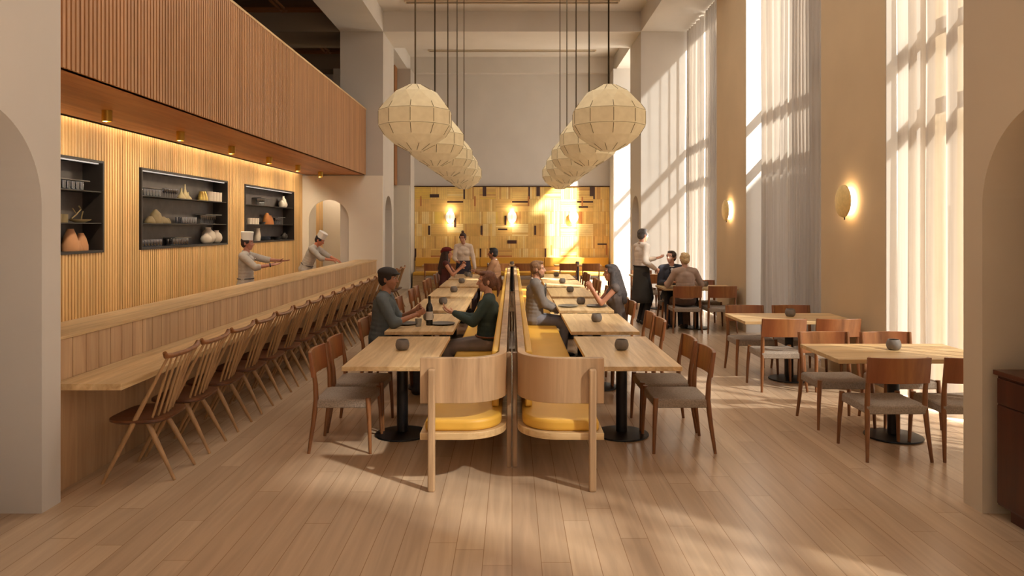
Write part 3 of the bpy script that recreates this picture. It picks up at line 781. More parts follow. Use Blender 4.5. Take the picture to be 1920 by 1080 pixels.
def stemrow(n, y0, dy, lvl, where):
    pr = [(0, 0), (.028, 0), (.028, .004), (.005, .01), (.005, .06), (.025, .09), (.028, .14), (.026, .14), (.022, .092), (0, .07)]
    p = None
    for k in range(n):
        if p is None: p = lobj('wine_glass', pr, M['drink_glass'], 'stemmed wine glass '+where, 'glass', (NX, y0, FLR[lvl]), 'stemmed glasses '+where, seg=14)
        else: o = p.copy(); C.objects.link(o); o.location = (NX, y0+dy*k, FLR[lvl])
stemrow(6, 10.55, .075, 2, 'behind the beige twin-necked vase')
stemrow(8, 11.8, .075, 1, 'at the right of the middle niche middle shelf')
stemrow(6, 14.4, .08, 2, 'on the top shelf of the farthest niche')
tray(12.1, 1, .145, .66, 'long flat tray laid across wine glasses in the middle niche')
tray(14.65, 2, .145, .55, 'long flat tray laid across wine glasses in the farthest niche')
tray(10.05, 2, .105, .62, 'flat tray laid over tumblers at the left of the middle niche')
tray(10.98, 0, .105, .55, 'flat tray laid over tumblers at the bottom of the middle niche')
tray(8.15, 2, .105, .8, 'long flat tray laid over tumblers in the nearest niche')
def blend(name, parts, mat, label, cat, p, group=None, ry=.8):
    """several lathe forms that make one sculptural vessel"""
    mb = MB()
    for (dy, prof) in parts: mb.lathe(prof, (0, dy, 0), 24, sx=ry)
    o = mb.build(name, M[mat], smooth=60); o.location = p; return tag(o, label, cat, group)
def neck(r, h, n=.25): return [(0, 0), (r*.85, 0), (r, h*.12), (r*.9, h*.35), (r*.5, h*.62), (r*n, h*.8), (r*n, h), (r*n*.7, h), (0, h*.75)]
def cone(r, h, n=.35): return [(0, 0), (r*.95, 0), (r, h*.06), (r*.98, h*.3), (r*.7, h*.7), (r*n*1.1, h*.96), (r*n, h), (r*n*.6, h*.98), (0, h*.9)]
def round_(r, h): return [(0, 0), (r*.5, 0), (r*.9, h*.2), (r, h*.42), (r*.85, h*.68), (r*.4, h*.86), (r*.36, h*.95), (r*.42, h), (r*.3, h), (0, h*.8)]
blend('twin_vase', [(-.09, cone(.115, .255, .36)), (.115, cone(.10, .205, .36)), (.01, cone(.09, .12, .6))], 'terracotta', 'large terracotta double-peaked vase in the nearest niche', 'vase', (NX, 8.40, FLR[0]), ry=.7)
for k in range(4): lobj('clay_cup', [(0, 0), (.04, 0), (.043, .095), (.038, .095), (.036, .01), (0, .01)], M['khaki'], 'brown clay cup on the middle shelf of the nearest niche', 'cup', (NX, 7.86+.11*k, FLR[1]), 'brown clay cups in the nearest niche')
o = MB().lathe([(0, 0), (.07, 0), (.17, .03), (.18, .04), (.07, .03), (0, .02)], seg=28, sx=.5).build('platter', M['sand'], smooth=50); tag(loc(o, (NX+.02, 8.46, FLR[1])), 'shallow pale platter at the right of the nearest niche', 'dish')
o = MB().path([(0, -.12, .0), (0, -.03, .05), (0, .06, .11), (0, .02, .15)], .008, 6).path([(0, -.03, .06), (0, -.1, .12)], .006, 6).path([(0, .06, .0), (0, .1, .09)], .007, 6).build('driftwood', M['khaki']); tag(loc(o, (NX+.02, 8.42, FLR[1]+.045)), 'twisted bare branch lying in the pale platter', 'ornament')
def spire(r, h): return [(0, 0), (r*.9, 0), (r, h*.1), (r*.8, h*.28), (r*.35, h*.5), (r*.2, h*.7), (r*.18, h), (r*.1, h), (0, h*.9)]
blend('twin_vase', [(-.10, spire(.085, .17)), (.02, spire(.10, .235)), (.13, spire(.075, .12))], 'sand', 'beige twin-necked vase on the top shelf of the middle niche', 'vase', (NX, 11.2, FLR[2]), ry=.7)
blend('gold_vase', [(-.05, cone(.075, .15, .5)), (.05, cone(.075, .155, .45))], 'gold', 'gold lobed vase beside the white cups', 'vase', (NX+.02, 11.82, FLR[2]))
for k in range(4): lobj('white_cup', [(0, 0), (.05, 0), (.053, .16), (.048, .16), (.046, .01), (0, .01)], M['white_clay'], 'tall white cup at the right end of the middle niche top shelf', 'cup', (NX+.04, 12.04+.125*k, FLR[2]), 'tall white cups in the middle niche')
blend('mountain_vase', [(-.0, cone(.14, .20, .2)), (-.16, cone(.1, .10, .4)), (.19, cone(.14, .10, .3)), (.34, cone(.08, .08, .4))], 'khaki', 'khaki mountain-shaped clay vase at the left of the middle niche', 'vase', (NX, 10.3, FLR[1]), ry=.6)
lobj('round_vase', round_(.09, .18), M['white_clay'], 'smallest of three round white vases in the middle niche, on the left', 'vase', (NX+.04, 11.9, FLR[0]), 'round white vases', seg=28)
lobj('round_vase', round_(.12, .27), M['white_clay'], 'largest of three round white vases in the middle niche, in the centre', 'vase', (NX-.02, 12.13, FLR[0]), 'round white vases', seg=28)
lobj('round_vase', round_(.095, .22), M['white_clay'], 'right one of three round white vases in the middle niche', 'vase', (NX+.02, 12.37, FLR[0]), 'round white vases', seg=28)
blend('white_vase_cluster', [(-.09, round_(.08, .17)), (.02, round_(.09, .25)), (.12, round_(.08, .16))], 'white_clay', 'white clustered vase at the right of the farthest niche top shelf', 'vase', (NX+.02, 15.95, FLR[2]))
for k in range(4): lobj('white_cup', [(0, 0), (.045, 0), (.048, .12), (.043, .12), (.04, .01), (0, .01)], M['white_clay'], 'small white cup at the left of the farthest niche middle shelf', 'cup', (NX+.03, 13.9+.13*k, FLR[1]), 'small white cups in the farthest niche')
blend('orange_vase', [(-.07, cone(.11, .24, .3)), (.1, cone(.10, .19, .35))], 'orange', 'orange double-peaked vase in the farthest niche', 'vase', (NX, 15.05, FLR[1]))
lobj('dark_bowl', [(0, 0), (.09, 0), (.13, .05), (.12, .05), (.08, .012), (0, .01)], M['dkware'], 'dark shallow bowl next to the small white cups', 'bowl', (NX, 14.65, FLR[1]), sx=.6)
stemrow(5, 15.5, .08, 1, 'right of the orange vase'); tray(15.66, 1, .145, .5, 'flat tray laid across glasses right of the orange vase')
for k in range(4): lobj('blue_plate', [(0, 0), (.12, 0), (.2, .016), (.19, .018), (.1, .008), (0, .008)], M['blueware'], 'blue-grey plate in the stack at the bottom of the farthest niche', 'plate', (NX, 14.9, FLR[0]+.021*k), 'stack of blue-grey plates', sx=.45)
lobj('dark_bowl', [(0, 0), (.12, 0), (.2, .07), (.19, .07), (.1, .012), (0, .01)], M['dkware'], 'charcoal bowl at the bottom right of the farthest niche', 'bowl', (NX, 15.6, FLR[0]), sx=.45)
lobj('green_jar', round_(.08, .15), M['stone_dark'], 'small grey-green round jar in the bottom right corner of the farthest niche', 'jar', (NX, 16.1, FLR[0]))
lobj('white_jug', [(0, 0), (.06, 0), (.07, .1), (.05, .22), (.055, .25), (.045, .25), (0, .2)], M['white_clay'], 'tall white jug in the bottom left of the farthest niche behind the chef', 'jug', (NX, 14.4, FLR[0]))
# ---------------------------------------------------------------- people
SKINS = {}
def skin(c):
    k = 'skin_%02x%02x%02x' % c
    if k not in SKINS: SKINS[k] = plain(k, hexc(*c), .55, var=.05, vs=14)
    return SKINS[k]
def cloth(name, c, bump=.35, bs=26, var=.12): return plain(name, hexc(*c), .9, bump=bump, bs=bs, var=var, vs=9)

def ball(mb, c, r, axes=None, n=14):
    """ellipsoid; r = (rx, ry, rz) along axes (columns)"""
    c = Vector(c); r = (r, r, r) if not hasattr(r, '__len__') else r
    A = axes or (Vector((1, 0, 0)), Vector((0, 1, 0)), Vector((0, 0, 1)))
    m = n//2+1; vs = []; fs = []
    for i in range(m+1):
        t = PI*i/m
        for k in range(n):
            a = 2*PI*k/n
            q = (math.sin(t)*math.cos(a), math.sin(t)*math.sin(a), math.cos(t))
            vs.append(c+A[0]*q[0]*r[0]+A[1]*q[1]*r[1]+A[2]*q[2]*r[2])
    for i in range(m):
        for k in range(n): fs.append((i*n+k, i*n+(k+1) % n, (i+1)*n+(k+1) % n, (i+1)*n+k))
    mb.add(vs, fs)
def limb(mb, p0, p1, r0, r1, n=12):
    p0, p1 = Vector(p0), Vector(p1); d = p1-p0
    mb.bar(p0, p1, r0, r1, seg=n)
    ball(mb, p0, r0, n=n); ball(mb, p1, r1, n=n)
def remesh(mb, name, mat, parent, vox, smooth=4):
    me = bpy.data.meshes.new('tmp'); me.from_pydata(mb.v, [], mb.f)
    bm = bmesh.new(); bm.from_mesh(me); bmesh.ops.remove_doubles(bm, verts=bm.verts, dist=1e-5)
    bmesh.ops.recalc_face_normals(bm, faces=bm.faces); bm.to_mesh(me); bm.free()
    o = bpy.data.objects.new('tmp', me); C.objects.link(o)
    r = o.modifiers.new('r', 'REMESH'); r.mode = 'VOXEL'; r.voxel_size = vox
    if smooth: s = o.modifiers.new('s', 'SMOOTH'); s.factor = .5; s.iterations = smooth
    dg = bpy.context.evaluated_depsgraph_get(); dg.update()
    m2 = bpy.data.meshes.new_from_object(o.evaluated_get(dg)); bpy.data.objects.remove(o); bpy.data.meshes.remove(me)
    m2.name = name; m2.materials.clear(); m2.materials.append(mat)
    m2.polygons.foreach_set('use_smooth', [True]*len(m2.polygons))
    if name is None: return m2
    o = bpy.data.objects.new(name, m2); C.objects.link(o); o.parent = parent
    return o
def join_mesh(o, other):
    bm = bmesh.new(); bm.from_mesh(o.data); bm.from_mesh(other); bm.to_mesh(o.data); bm.free()
    o.data.polygons.foreach_set('use_smooth', [True]*len(o.data.polygons)); bpy.data.meshes.remove(other)

def ik(a, c, l1, l2, pole):
    """middle joint of a two-bone chain a..c bent towards pole"""
    a, c, pole = Vector(a), Vector(c), Vector(pole); d = c-a; L = min(d.length, (l1+l2)*.995)
    u = d.normalized(); c = a+u*L
    x = (l1*l1-l2*l2+L*L)/(2*L); h = math.sqrt(max(0, l1*l1-x*x))
    p = (pole-u*pole.dot(u)).normalized()
    return a+u*x+p*h, c

def person(label, loc_, rot, pose='stand', scale=1.0, lean=0.0, side_lean=0.0, head=(0, 0), hands=None, seat=.47, knees=None, feet=None,
           skin_c=(186, 134, 104), hair_c=(60, 44, 34), hair='short', top=('shirt', (90, 100, 110), 'long'), trousers=((60, 60, 66), 'trousers'),
           shoes=(40, 32, 28), woman=False, extra=None, palms=None, curl=.5, stoop=0, hat=None, beard=False, group=None, elbows=None):
    t = thing('person', label, 'person', loc_, rot, group); t.scale = (scale,)*3
    V = Vector
    sk = skin(skin_c)
    hz = seat+.085 if pose == 'sit' else .91
    pel = V((0, 0, hz))
    up = V((math.sin(lean), math.sin(side_lean), math.cos(lean))).normalized()
    F0 = V((1, 0, 0)); fw = (F0-up*F0.dot(up)).normalized(); lf = up.cross(fw)
    AX = (fw, lf, up)
    wj = .93 if woman else 1.0
    waist = pel+up*.17; chest = pel+up*.34+fw*.01; sh = pel+up*.475; nk = pel+up*.535+fw*.01
    shw = .175*wj
    SH = [sh+lf*s*shw+fw*.005 for s in (1, -1)]   # left, right
    # head frame
    yaw, pitch = head
    hf = V((math.cos(yaw)*math.cos(pitch), math.sin(yaw)*math.cos(pitch), -math.sin(pitch)))
    hl = V((-math.sin(yaw), math.cos(yaw), 0)); hu = hf.cross(hl)
    hc = nk+up*.05+hu*.095+hf*.02
    # legs
    HP = [pel+lf*s*.09+V((0, 0, -.01)) for s in (1, -1)]
    if feet is None: feet = [(.46, .11), (.43, -.11)] if pose == 'sit' else [(.03, .11), (-.02, -.11)]
    AN = [V((f[0], f[1], .085+(f[2] if len(f) > 2 else 0))) for f in feet]
    KN = []
    for s, h, a in zip((1, -1), HP, AN):
        k, a2 = ik(h, a, .435, .42, V((1, s*.05, .6)) if pose == 'sit' else V((1, 0, 0))); KN.append(k)
    AN = [ik(h, a, .435, .42, V((1, 0, .6)))[1] for h, a in zip(HP, AN)]
    # arms
    if hands is None: hands = [(.02, .27, hz-.08), (.02, -.27, hz-.08)]
    WR, EL = [], []
    for i, s in enumerate((1, -1)):
        pole = V(elbows[i]) if elbows else V((-.35, s*.35, -1))
        e, w = ik(SH[i], V(hands[i]), .285, .255, pole); EL.append(e); WR.append(w)
    # ---- the body: one skin
    mb = MB()
    ball(mb, pel, (.105, .155, .11), AX); ball(mb, waist, (.09, .125, .13), AX); ball(mb, chest, (.10, .15*wj, .16), AX)
    for i, s in enumerate((1, -1)):
        limb(mb, sh+lf*s*.05+up*.015, SH[i], .06, .055*wj)
        limb(mb, SH[i], EL[i], .047*wj, .037*wj); limb(mb, EL[i], WR[i], .038*wj, .025*wj)
        limb(mb, HP[i], KN[i], .085, .055); limb(mb, KN[i], AN[i], .056, .036)
        fd = (V((1, (i*-2+1)*.2, 0))).normalized(); limb(mb, AN[i]-V((0, 0, .04))-fd*.03, AN[i]+fd*.13-V((0, 0, .055)), .036, .026)
    limb(mb, nk-up*.06, nk+up*.06+hf*.01, .056*wj, .052*wj)
    body = remesh(mb, 'body', sk, t, .014, 4)
    # head
    mb = MB(); H = (hf, hl, hu)
    def hp(a, b, c): return hc+hf*a+hl*b+hu*c
    ball(mb, hp(-.012, 0, .03), (.093, .075, .088), H, 20)
    ball(mb, hp(.028, 0, -.025), (.062, .058, .078), H, 18)
    ball(mb, hp(.045, 0, -.082), (.034, .036, .026), H, 12)
    limb(mb, hp(.083, 0, .018), hp(.104, 0, -.018), .009, .0135, 10)
    for s in (1, -1):
        ball(mb, hp(.099, s*.011, -.022), (.009, .008, .007), H, 8)
        ball(mb, hp(.066, s*.032, .033), (.018, .024, .009), H, 10)
        ball(mb, hp(.052, s*.04, -.022), (.026, .018, .02), H, 10)
        ball(mb, hp(-.012, s*.078, -.005), (.018, .008, .03), H, 10)
    ball(mb, hp(.084, 0, -.047), (.010, .024, .0045), H, 10); ball(mb, hp(.082, 0, -.057), (.010, .020, .0055), H, 10)
    limb(mb, nk, hp(-.01, 0, -.06), .052*wj, .05*wj)
    join_mesh(body, remesh(mb, 'head', sk, None, .0065, 2).data if False else rm_data(mb, sk, .0065, 2))
    # hands: palm, four fingers of different lengths, thumb off the palm's side
    for i, s in enumerate((1, -1)):
        mb = MB(); d = (WR[i]-EL[i]).normalized()
        n = V(palms[i]) if palms else V((0, -s*.9, -.3))          # direction the palm faces
        n = (n-d*n.dot(d)).normalized(); sd = n.cross(d)*(-s if True else s)      # towards the thumb
        w = WR[i]; cu = curl if not hasattr(curl, '__len__') else curl[i]
        limb(mb, w-d*.04, w+d*.02, .026, .023, 10)
        ball(mb, w+d*.05, (.047, .036, .016), (d, sd, n), 12); ball(mb, w+d*.062-sd*.006, (.036, .037, .013), (d, sd, n), 12)
        for q, (off, L) in enumerate(((.026, .070), (.009, .080), (-.009, .074), (-.026, .056))):
            b = w+d*.082+sd*off; dd = (d+sd*off*2.5).normalized(); ang = 0
            for seg_, rr in ((.45, .0088), (.30, .0080), (.25, .0070)):
                ang += cu*(.55+.08*q); e = b+(dd*math.cos(ang)+n*math.sin(ang))*L*seg_*1.15
                limb(mb, b, e, rr, rr*.92, 8); b = e
        b = w+d*.022+sd*.026
        td = (d*.62+sd*.62+n*(.25+.3*cu)).normalized(); e = b+td*.038; limb(mb, b, e, .0125, .0105, 8)
        td = (d*.85+sd*.25+n*(.3+.5*cu)).normalized(); limb(mb, e, e+td*.032, .0102, .0085, 8)
        join_mesh(body, rm_data(mb, sk, .0042, 1))
    # eyes and brows
    for s in (1, -1):
        mb = MB(); ball(mb, hp(.075, s*.031, .016), (.010, .0115, .0062), H, 12); e = mb.build('eye', M['eyewhite'], t, smooth=180)
        mb = MB(); ball(mb, hp(.0825, s*.031, .0165), (.004, .0056, .0056), H, 10); mb.build('iris', M['iris'], e, smooth=180)
    # ---- garments
    kind, tc_, sl = top
    tm = cloth('cloth_%s_%02x%02x%02x' % ((kind,)+tc_), tc_)
    g = .022 if kind not in ('jacket', 'dress') else (.030 if kind == 'jacket' else .014)
    mb = MB()
    ball(mb, pel+up*.05, (.108+g, .152+g, .12), AX); ball(mb, waist, (.094+g, .128+g, .14), AX); ball(mb, chest, (.104+g, .155*wj+g, .165), AX)
    for k in range(8):
        q = k/7; ww = .152+(.150*wj-.152)*q-.010*(2 if woman else 1)*math.sin(PI*q)*(0 if kind in ('jacket', 'coat', 'sweater') else 1)
        ball(mb, pel+up*(.05+.36*q)+fw*.008*q, (.104+g-.006*math.sin(PI*q), ww+g-.03*max(0, q-.8)*5, .085), AX)
    ball(mb, sh-up*.05, (.085+g*.7, .15*wj+g*.5, .07), AX)
    if woman: 
        for s in (1, -1): ball(mb, chest+fw*.075+lf*s*.065-up*.01, .062, AX)
    frac = {'long': 1.0, 'short': .55, 'none': .04, 'rolled': .99}[sl]
    for i, s in enumerate((1, -1)):
        limb(mb, sh+lf*s*.05+up*.012, SH[i], .063+g*.6, .056*wj+g*.6)
        if sl == 'none': continue
        e = SH[i]+(EL[i]-SH[i])*(frac if sl == 'short' else 1)
        limb(mb, SH[i], e, .054*wj+g*.6, (.044 if sl != 'short' else .048)*wj+g*.6)
        if sl == 'long': limb(mb, EL[i], EL[i]+(WR[i]-EL[i])*.93, .045*wj+g*.5, .032*wj+g*.4)
        if sl == 'rolled': limb(mb, EL[i], EL[i]+(WR[i]-EL[i])*.2, .046*wj+g*.5, .043*wj+g*.5)
    if kind in ('jacket', 'coat') : ball(mb, pel-V((0, 0, .02)), (.125+g, .17+g, .12), AX)
    remesh(mb, {'jacket': 'jacket', 'coat': 'chef_jacket', 'top': 'top', 'sweater': 'sweater', 'dress': 'dress'}.get(kind, 'shirt'), tm, t, .012, 3)
    # collar ring
    if kind in ('shirt', 'jacket', 'coat'):
        cm = M['collar_white'] if kind == 'jacket' else tm
        mb = MB(); cc = nk-up*.012
        pts = []
        for k in range(20):
            a = 2*PI*k/20+.3; pts.append(cc+fw*.062*math.cos(a)+lf*.066*math.sin(a)+up*(.012-.02*math.cos(a)))
        for k in range(19): limb(mb, pts[k], pts[k+1], .013, .013, 6)
        remesh(mb, 'collar', cm, t, .007, 2)
    if kind == 'jacket':   # shirt front and lapels
        mb = MB()
        for k in range(8): ball(mb, chest+up*(.13-.035*k)+fw*(.100+g-.004+.008*math.sin(k/7*PI)), (.012, .036-.0035*k, .026), AX, 10)
        remesh(mb, 'shirt_front', M['collar_white'], t, .008, 1)
        mb = MB()
        for s in (1, -1):
            for k in range(6): ball(mb, chest+up*(.13-.045*k)+fw*(.106+g+.006*math.sin(k/5*PI))+lf*s*(.050-.007*k), (.009, .018, .032), AX, 8)
        remesh(mb, 'lapel', cloth('lapel_%02x' % tc_[0], tuple(int(v*.75) for v in tc_)), t, .007, 1)
    if kind == 'coat':     # double-breasted front edge with buttons
        mb = MB()
        for s in (1, -1):
            for k in range(5): ball(mb, chest+up*(.09-.07*k)+fw*(.118+g*.6)+lf*s*.045, .008, AX, 8)
        mb.build('buttons', M['white_cloth'], t, smooth=180)
        mb = MB()
        for k in range(25):
            a = 2*PI*k/24; p = pel+up*.10+fw*.122*math.cos(a)+lf*.160*math.sin(a)
            if k: limb(mb, q0, p, .012, .012, 6)
            q0 = p
        remesh(mb, 'apron_string', M['dark_string'], t, .009, 1)
    bc_, bk = trousers
    bmt = cloth('cloth_%s_%02x%02x%02x' % ((bk,)+bc_), bc_)
    mb = MB(); ball(mb, pel-up*.0, (.122, .165, .115), AX)
    for i in (0, 1):
        limb(mb, HP[i], KN[i], .098, .07)
        if bk != 'skirt': limb(mb, KN[i], KN[i]+(AN[i]-KN[i])*1.02, .07, .052)
    remesh(mb, 'skirt' if bk == 'skirt' else 'trousers', bmt, t, .013, 3)
    sm = plain('shoe_%02x%02x%02x' % shoes, hexc(*shoes), .4)
    for i in (0, 1):
        mb = MB(); fd = (V((1, (i*-2+1)*.2, 0))).normalized(); a = AN[i]; z0 = a.z-.085
        lfd = V((-fd.y, fd.x, 0)); FX = (fd, lfd, V((0, 0, 1)))
        ball(mb, a-fd*.02+V((0, 0, -.04)), (.06, .042, .045), FX, 12); ball(mb, a+fd*.075+V((0, 0, -.052)), (.095, .046, .032), FX, 12)
        mb.v = [(x, y, max(z, z0+.002)) for x, y, z in mb.v]
        remesh(mb, 'shoe', sm, t, .009, 2)
    # ---- hair
    hm = plain('hair_%02x%02x%02x' % hair_c, hexc(*hair_c), .7, var=.3, vs=40, bump=.6, bs=70)
    mb = MB()
    ball(mb, hp(-.024, 0, .045), (.093, .083, .083), H, 18); ball(mb, hp(-.045, 0, .0), (.066, .078, .08), H, 16)
    if hair != 'bald': ball(mb, hp(.025, 0, .098), (.056, .06, .027), H, 14)
    for s in (1, -1): ball(mb, hp(.012, s*.066, .03), (.045, .017, .038), H, 10)
    if hair == 'long':
        for s in (1, -1):
            limb(mb, hp(-.02, s*.062, .01), hp(-.01, s*.085, -.16), .042, .05)
        limb(mb, hp(-.06, 0, .0), chest-fw*.09+up*.02, .08, .09)
        for s in (1, -1): limb(mb, hp(-.03, s*.06, -.1), chest-fw*.03+lf*s*.10+up*.04, .055, .05); limb(mb, hp(-.05, s*.04, -.1), chest-fw*.11+lf*s*.06-up*.06, .06, .05)
    if hair == 'ponytail':
        ball(mb, hp(-.11, 0, .02), .026, H); limb(mb, hp(-.12, 0, .015), hp(-.135, 0, -.09), .026, .022); limb(mb, hp(-.135, 0, -.09), hp(-.12, 0, -.17), .022, .01)
        for s in (1, -1): ball(mb, hp(.015, s*.068, .01), (.035, .014, .055), H, 10)
    if hair == 'bun': ball(mb, hp(-.06, 0, .125), .036, H) if not woman else ball(mb, hp(-.105, 0, -.02), .042, H)
    if hair == 'topbun': ball(mb, hp(-.03, 0, .15), .036, H)
    if hair == 'short':
        for s in (1, -1): ball(mb, hp(-.0, s*.074, .02), (.022, .009, .03), H, 8)
    remesh(mb, 'hair', hm, t, .009, 2)
    for s in (1, -1):
        mb = MB(); limb(mb, hp(.088, s*.018, .037), hp(.078, s*.046, .038), .0035, .003, 6); mb.build('eyebrow', hm, t, smooth=180)
    if beard:
        mb = MB(); ball(mb, hp(.045, 0, -.085), (.046, .047, .036), H, 12)
        for s in (1, -1): limb(mb, hp(.03, s*.055, -.06), hp(.0, s*.068, -.01), .016, .009)
        ball(mb, hp(.09, 0, -.040), (.008, .024, .005), H, 8)
        remesh(mb, 'beard', hm, t, .007, 2)
    # ---- hats
    if hat:
        hk, hcx = hat; hmt = cloth('hat_%02x%02x%02x' % hcx, hcx, .2, 20, .06)
        if hk == 'cap':
            mb = MB(); ball(mb, hp(-.012, 0, .075), (.112, .097, .062), H, 18); ball(mb, hp(.07, 0, .066), (.06, .078, .016), H, 14); remesh(mb, 'flat_cap', hmt, t, .008, 3)
        if hk == 'beret':
            mb = MB(); ball(mb, hp(-.02, 0, .085), (.112, .105, .06), H, 18); ball(mb, hp(-.08, .02, .04), (.08, .085, .06), H, 14); ball(mb, hp(.085, 0, .08), (.05, .06, .014), H, 12); remesh(mb, 'peaked_cap', hmt, t, .008, 3)
        if hk == 'toque':
            mb = MB(); vs = []; n = 28
            for rr, z in ((.088, .055), (.09, .10), (.093, .15), (.098, .185), (.085, .196), (.0, .188)):
                for k in range(n):
                    a = 2*PI*k/n; q = rr*(1+.018*math.sin(9*a)*(z > .12)); vs.append(hp(-.012+q*1.06*math.cos(a), q*math.sin(a)*.95, z))
            fs = [(r*n+k, r*n+(k+1) % n, (r+1)*n+(k+1) % n, (r+1)*n+k) for r in range(5) for k in range(n)]
            fs.append(tuple(range(n)))
            mb.add(vs, fs).build('chef_hat', M['white_cloth'], t, smooth=50)
    if extra: extra(t, dict(pel=pel, up=up, fw=fw, lf=lf, chest=chest, KN=KN, AN=AN, WR=WR, EL=EL, hp=hp, H=H, AX=AX, nk=nk))
    return t
def rm_data(mb, mat, vox, sm):
    o = remesh(mb, 'tmp_part', mat, None, vox, sm); d = o.data; bpy.data.objects.remove(o); return d
M['eyewhite'] = plain('eye_white', hexc(196, 182, 170), .4)
M['iris'] = plain('iris_dark', hexc(48, 34, 26), .2)
M['collar_white'] = plain('white_collar', hexc(232, 224, 214), .8)
M['white_cloth'] = plain('white_cotton', hexc(222, 216, 208), .85, bump=.2, bs=20)
M['dark_string'] = plain('dark_string', hexc(58, 54, 56), .8)

def apron(c, zb, wide=1.0):
    def f(t, J):
        m = cloth('apron_%02x%02x%02x' % c, c, .3, 12, .06); mb = MB(); n = 36; vs = []; zt = J['pel'].z+.14
        p = J['pel']; rows = 9
        for r in range(rows):
            q = r/(rows-1); z = zt+(zb-zt)*q; rx = .128+.045*q; ry = .165+.05*q
            for k in range(n):
                a = 2*PI*k/n; w = 1+.03*q*math.sin(7*a); vs.append(Vector((p.x+rx*w*math.cos(a)*wide, p.y+ry*w*math.sin(a), z)))
        fs = [(r*n+k, r*n+(k+1) % n, (r+1)*n+(k+1) % n, (r+1)*n+k) for r in range(rows-1) for k in range(n)]
        o = mb.add(vs, fs).build('apron', m, t, smooth=180)
        s = o.modifiers.new('solid', 'SOLIDIFY'); s.thickness = .004
        mb = MB()
        for k in range(25):
            a = 2*PI*k/24; q = Vector((p.x+.134*math.cos(a)*wide, p.y+.171*math.sin(a), zt-.005))
            if k: limb(mb, q0, q, .008, .008, 6)
            q0 = q
        mb.build('apron_string', m, t, smooth=60)
    return f
def belt(c):
    def f(t, J):
        mb = MB(); p = J['pel']+J['up']*.075
        for k in range(25):
            a = 2*PI*k/24; q = p+J['fw']*.131*math.cos(a)+J['lf']*.174*math.sin(a)
            if k: limb(mb, q0, q, .011, .011, 6)
            q0 = q
        mb.build('belt', plain('belt_leather', hexc(*c), .5), t, smooth=60)
    return f
def wristband(t, J):
    i = 1; w = J['WR'][i]; d = (J['WR'][i]-J['EL'][i]).normalized()
    MB().bar(w-d*.035, w-d*.012, .034, seg=16).build('wristband', M['dark_string'], t, smooth=40)

# seated at the second left table: man in a cap on the chair, woman in green on the bench
person('seated man in a dark flat cap and blue-grey shirt at the second left table', (-1.43, 7.84, 0), 0, 'sit', 1.0, lean=.10, head=(-.1, .05),
       hands=[(.36, .12, .88), (.40, -.12, .86)], palms=[(0, -.9, .5), (0, .9, .4)], curl=.75, skin_c=(166, 112, 82), hair_c=(40, 32, 28), hair='short',
       top=('shirt', (92, 98, 98), 'rolled'), trousers=((52, 54, 60), 'trousers'), hat=('cap', (52, 46, 42)), elbows=[(-.3, .5, -1), (-.1, -.5, -1)])
person('seated woman in a dark green top on the left bench, talking with open hands', (-.27, 7.92, 0), PI, 'sit', .97, lean=-.04, head=(.12, .04),
       hands=[(.37, .10, .90), (.37, -.16, .86)], palms=[(.2, -.3, 1), (.3, .3, 1)], curl=.35, skin_c=(206, 150, 118), hair_c=(112, 70, 46), hair='ponytail',
       top=('top', (54, 68, 62), 'long'), trousers=((134, 120, 112), 'trousers'), woman=True, extra=belt((120, 70, 40)), elbows=[(-.2, .3, -1), (-.2, -.4, -1)], feet=[(.46, .1), (.36, -.1)])
# third table on the right: man in a suit on the bench, long-haired woman on the chair
person('seated bearded man in a grey suit on the right bench, hands on his lap', (.30, 9.93, 0), 0, 'sit', .985, lean=.04, head=(-.1, .03),
       hands=[(.36, .07, .66), (.34, -.05, .66)], palms=[(-.2, -.7, -.8), (0, .5, -.9)], curl=.6, skin_c=(196, 142, 110), hair_c=(122, 86, 54), hair='short', beard=True,
       top=('jacket', (116, 106, 98), 'long'), trousers=((108, 104, 108), 'trousers'), elbows=[(-.6, .4, -1), (-.6, -.4, -1)], feet=[(.42, .1), (.34, -.12)], shoes=(40, 34, 36))
person('seated woman with very long dark hair, elbows on the third right table', (1.43, 9.72, 0), PI, 'sit', .96, lean=.13, head=(.05, .06),
       hands=[(.38, .06, 1.02), (.38, -.07, 1.00)], palms=[(-.1, -1, .1), (-.1, 1, .1)], curl=.9, skin_c=(196, 138, 108), hair_c=(78, 70, 68), hair='long', woman=True,
       top=('dress', (100, 88, 82), 'none'), trousers=((96, 84, 80), 'trousers'), elbows=[(.1, .25, -1), (.1, -.25, -1)])
# last left table with the waitress
person('seated woman in a dark red cap and sleeveless top at the last left table', (-1.42, 15.27, 0), 0, 'sit', 1.0, lean=.06, head=(-.1, 0),
       hands=[(.36, .12, .98), (.36, -.1, .94)], palms=[(0, -1, .2), (0, 1, .2)], curl=.8, skin_c=(206, 146, 112), hair_c=(66, 48, 42), hair='long', woman=True,
       top=('dress', (96, 52, 48), 'none'), trousers=((84, 52, 48), 'trousers'), hat=('beret', (112, 36, 36)), elbows=[(0, .4, -1), (.1, -.4, -1)])
person('seated dark-haired man in a brown jacket on the left bench at the last table', (-.33, 15.3, 0), PI-.15, 'sit', 1.0, lean=.08, head=(-.1, 0),
       hands=[(.40, .14, .86), (.40, -.14, .84)], palms=[(0, -.3, -1), (0, .3, -1)], curl=.5, skin_c=(150, 100, 76), hair_c=(40, 34, 32), hair='short',
       top=('jacket', (138, 96, 62), 'long'), trousers=((64, 48, 46), 'trousers'))
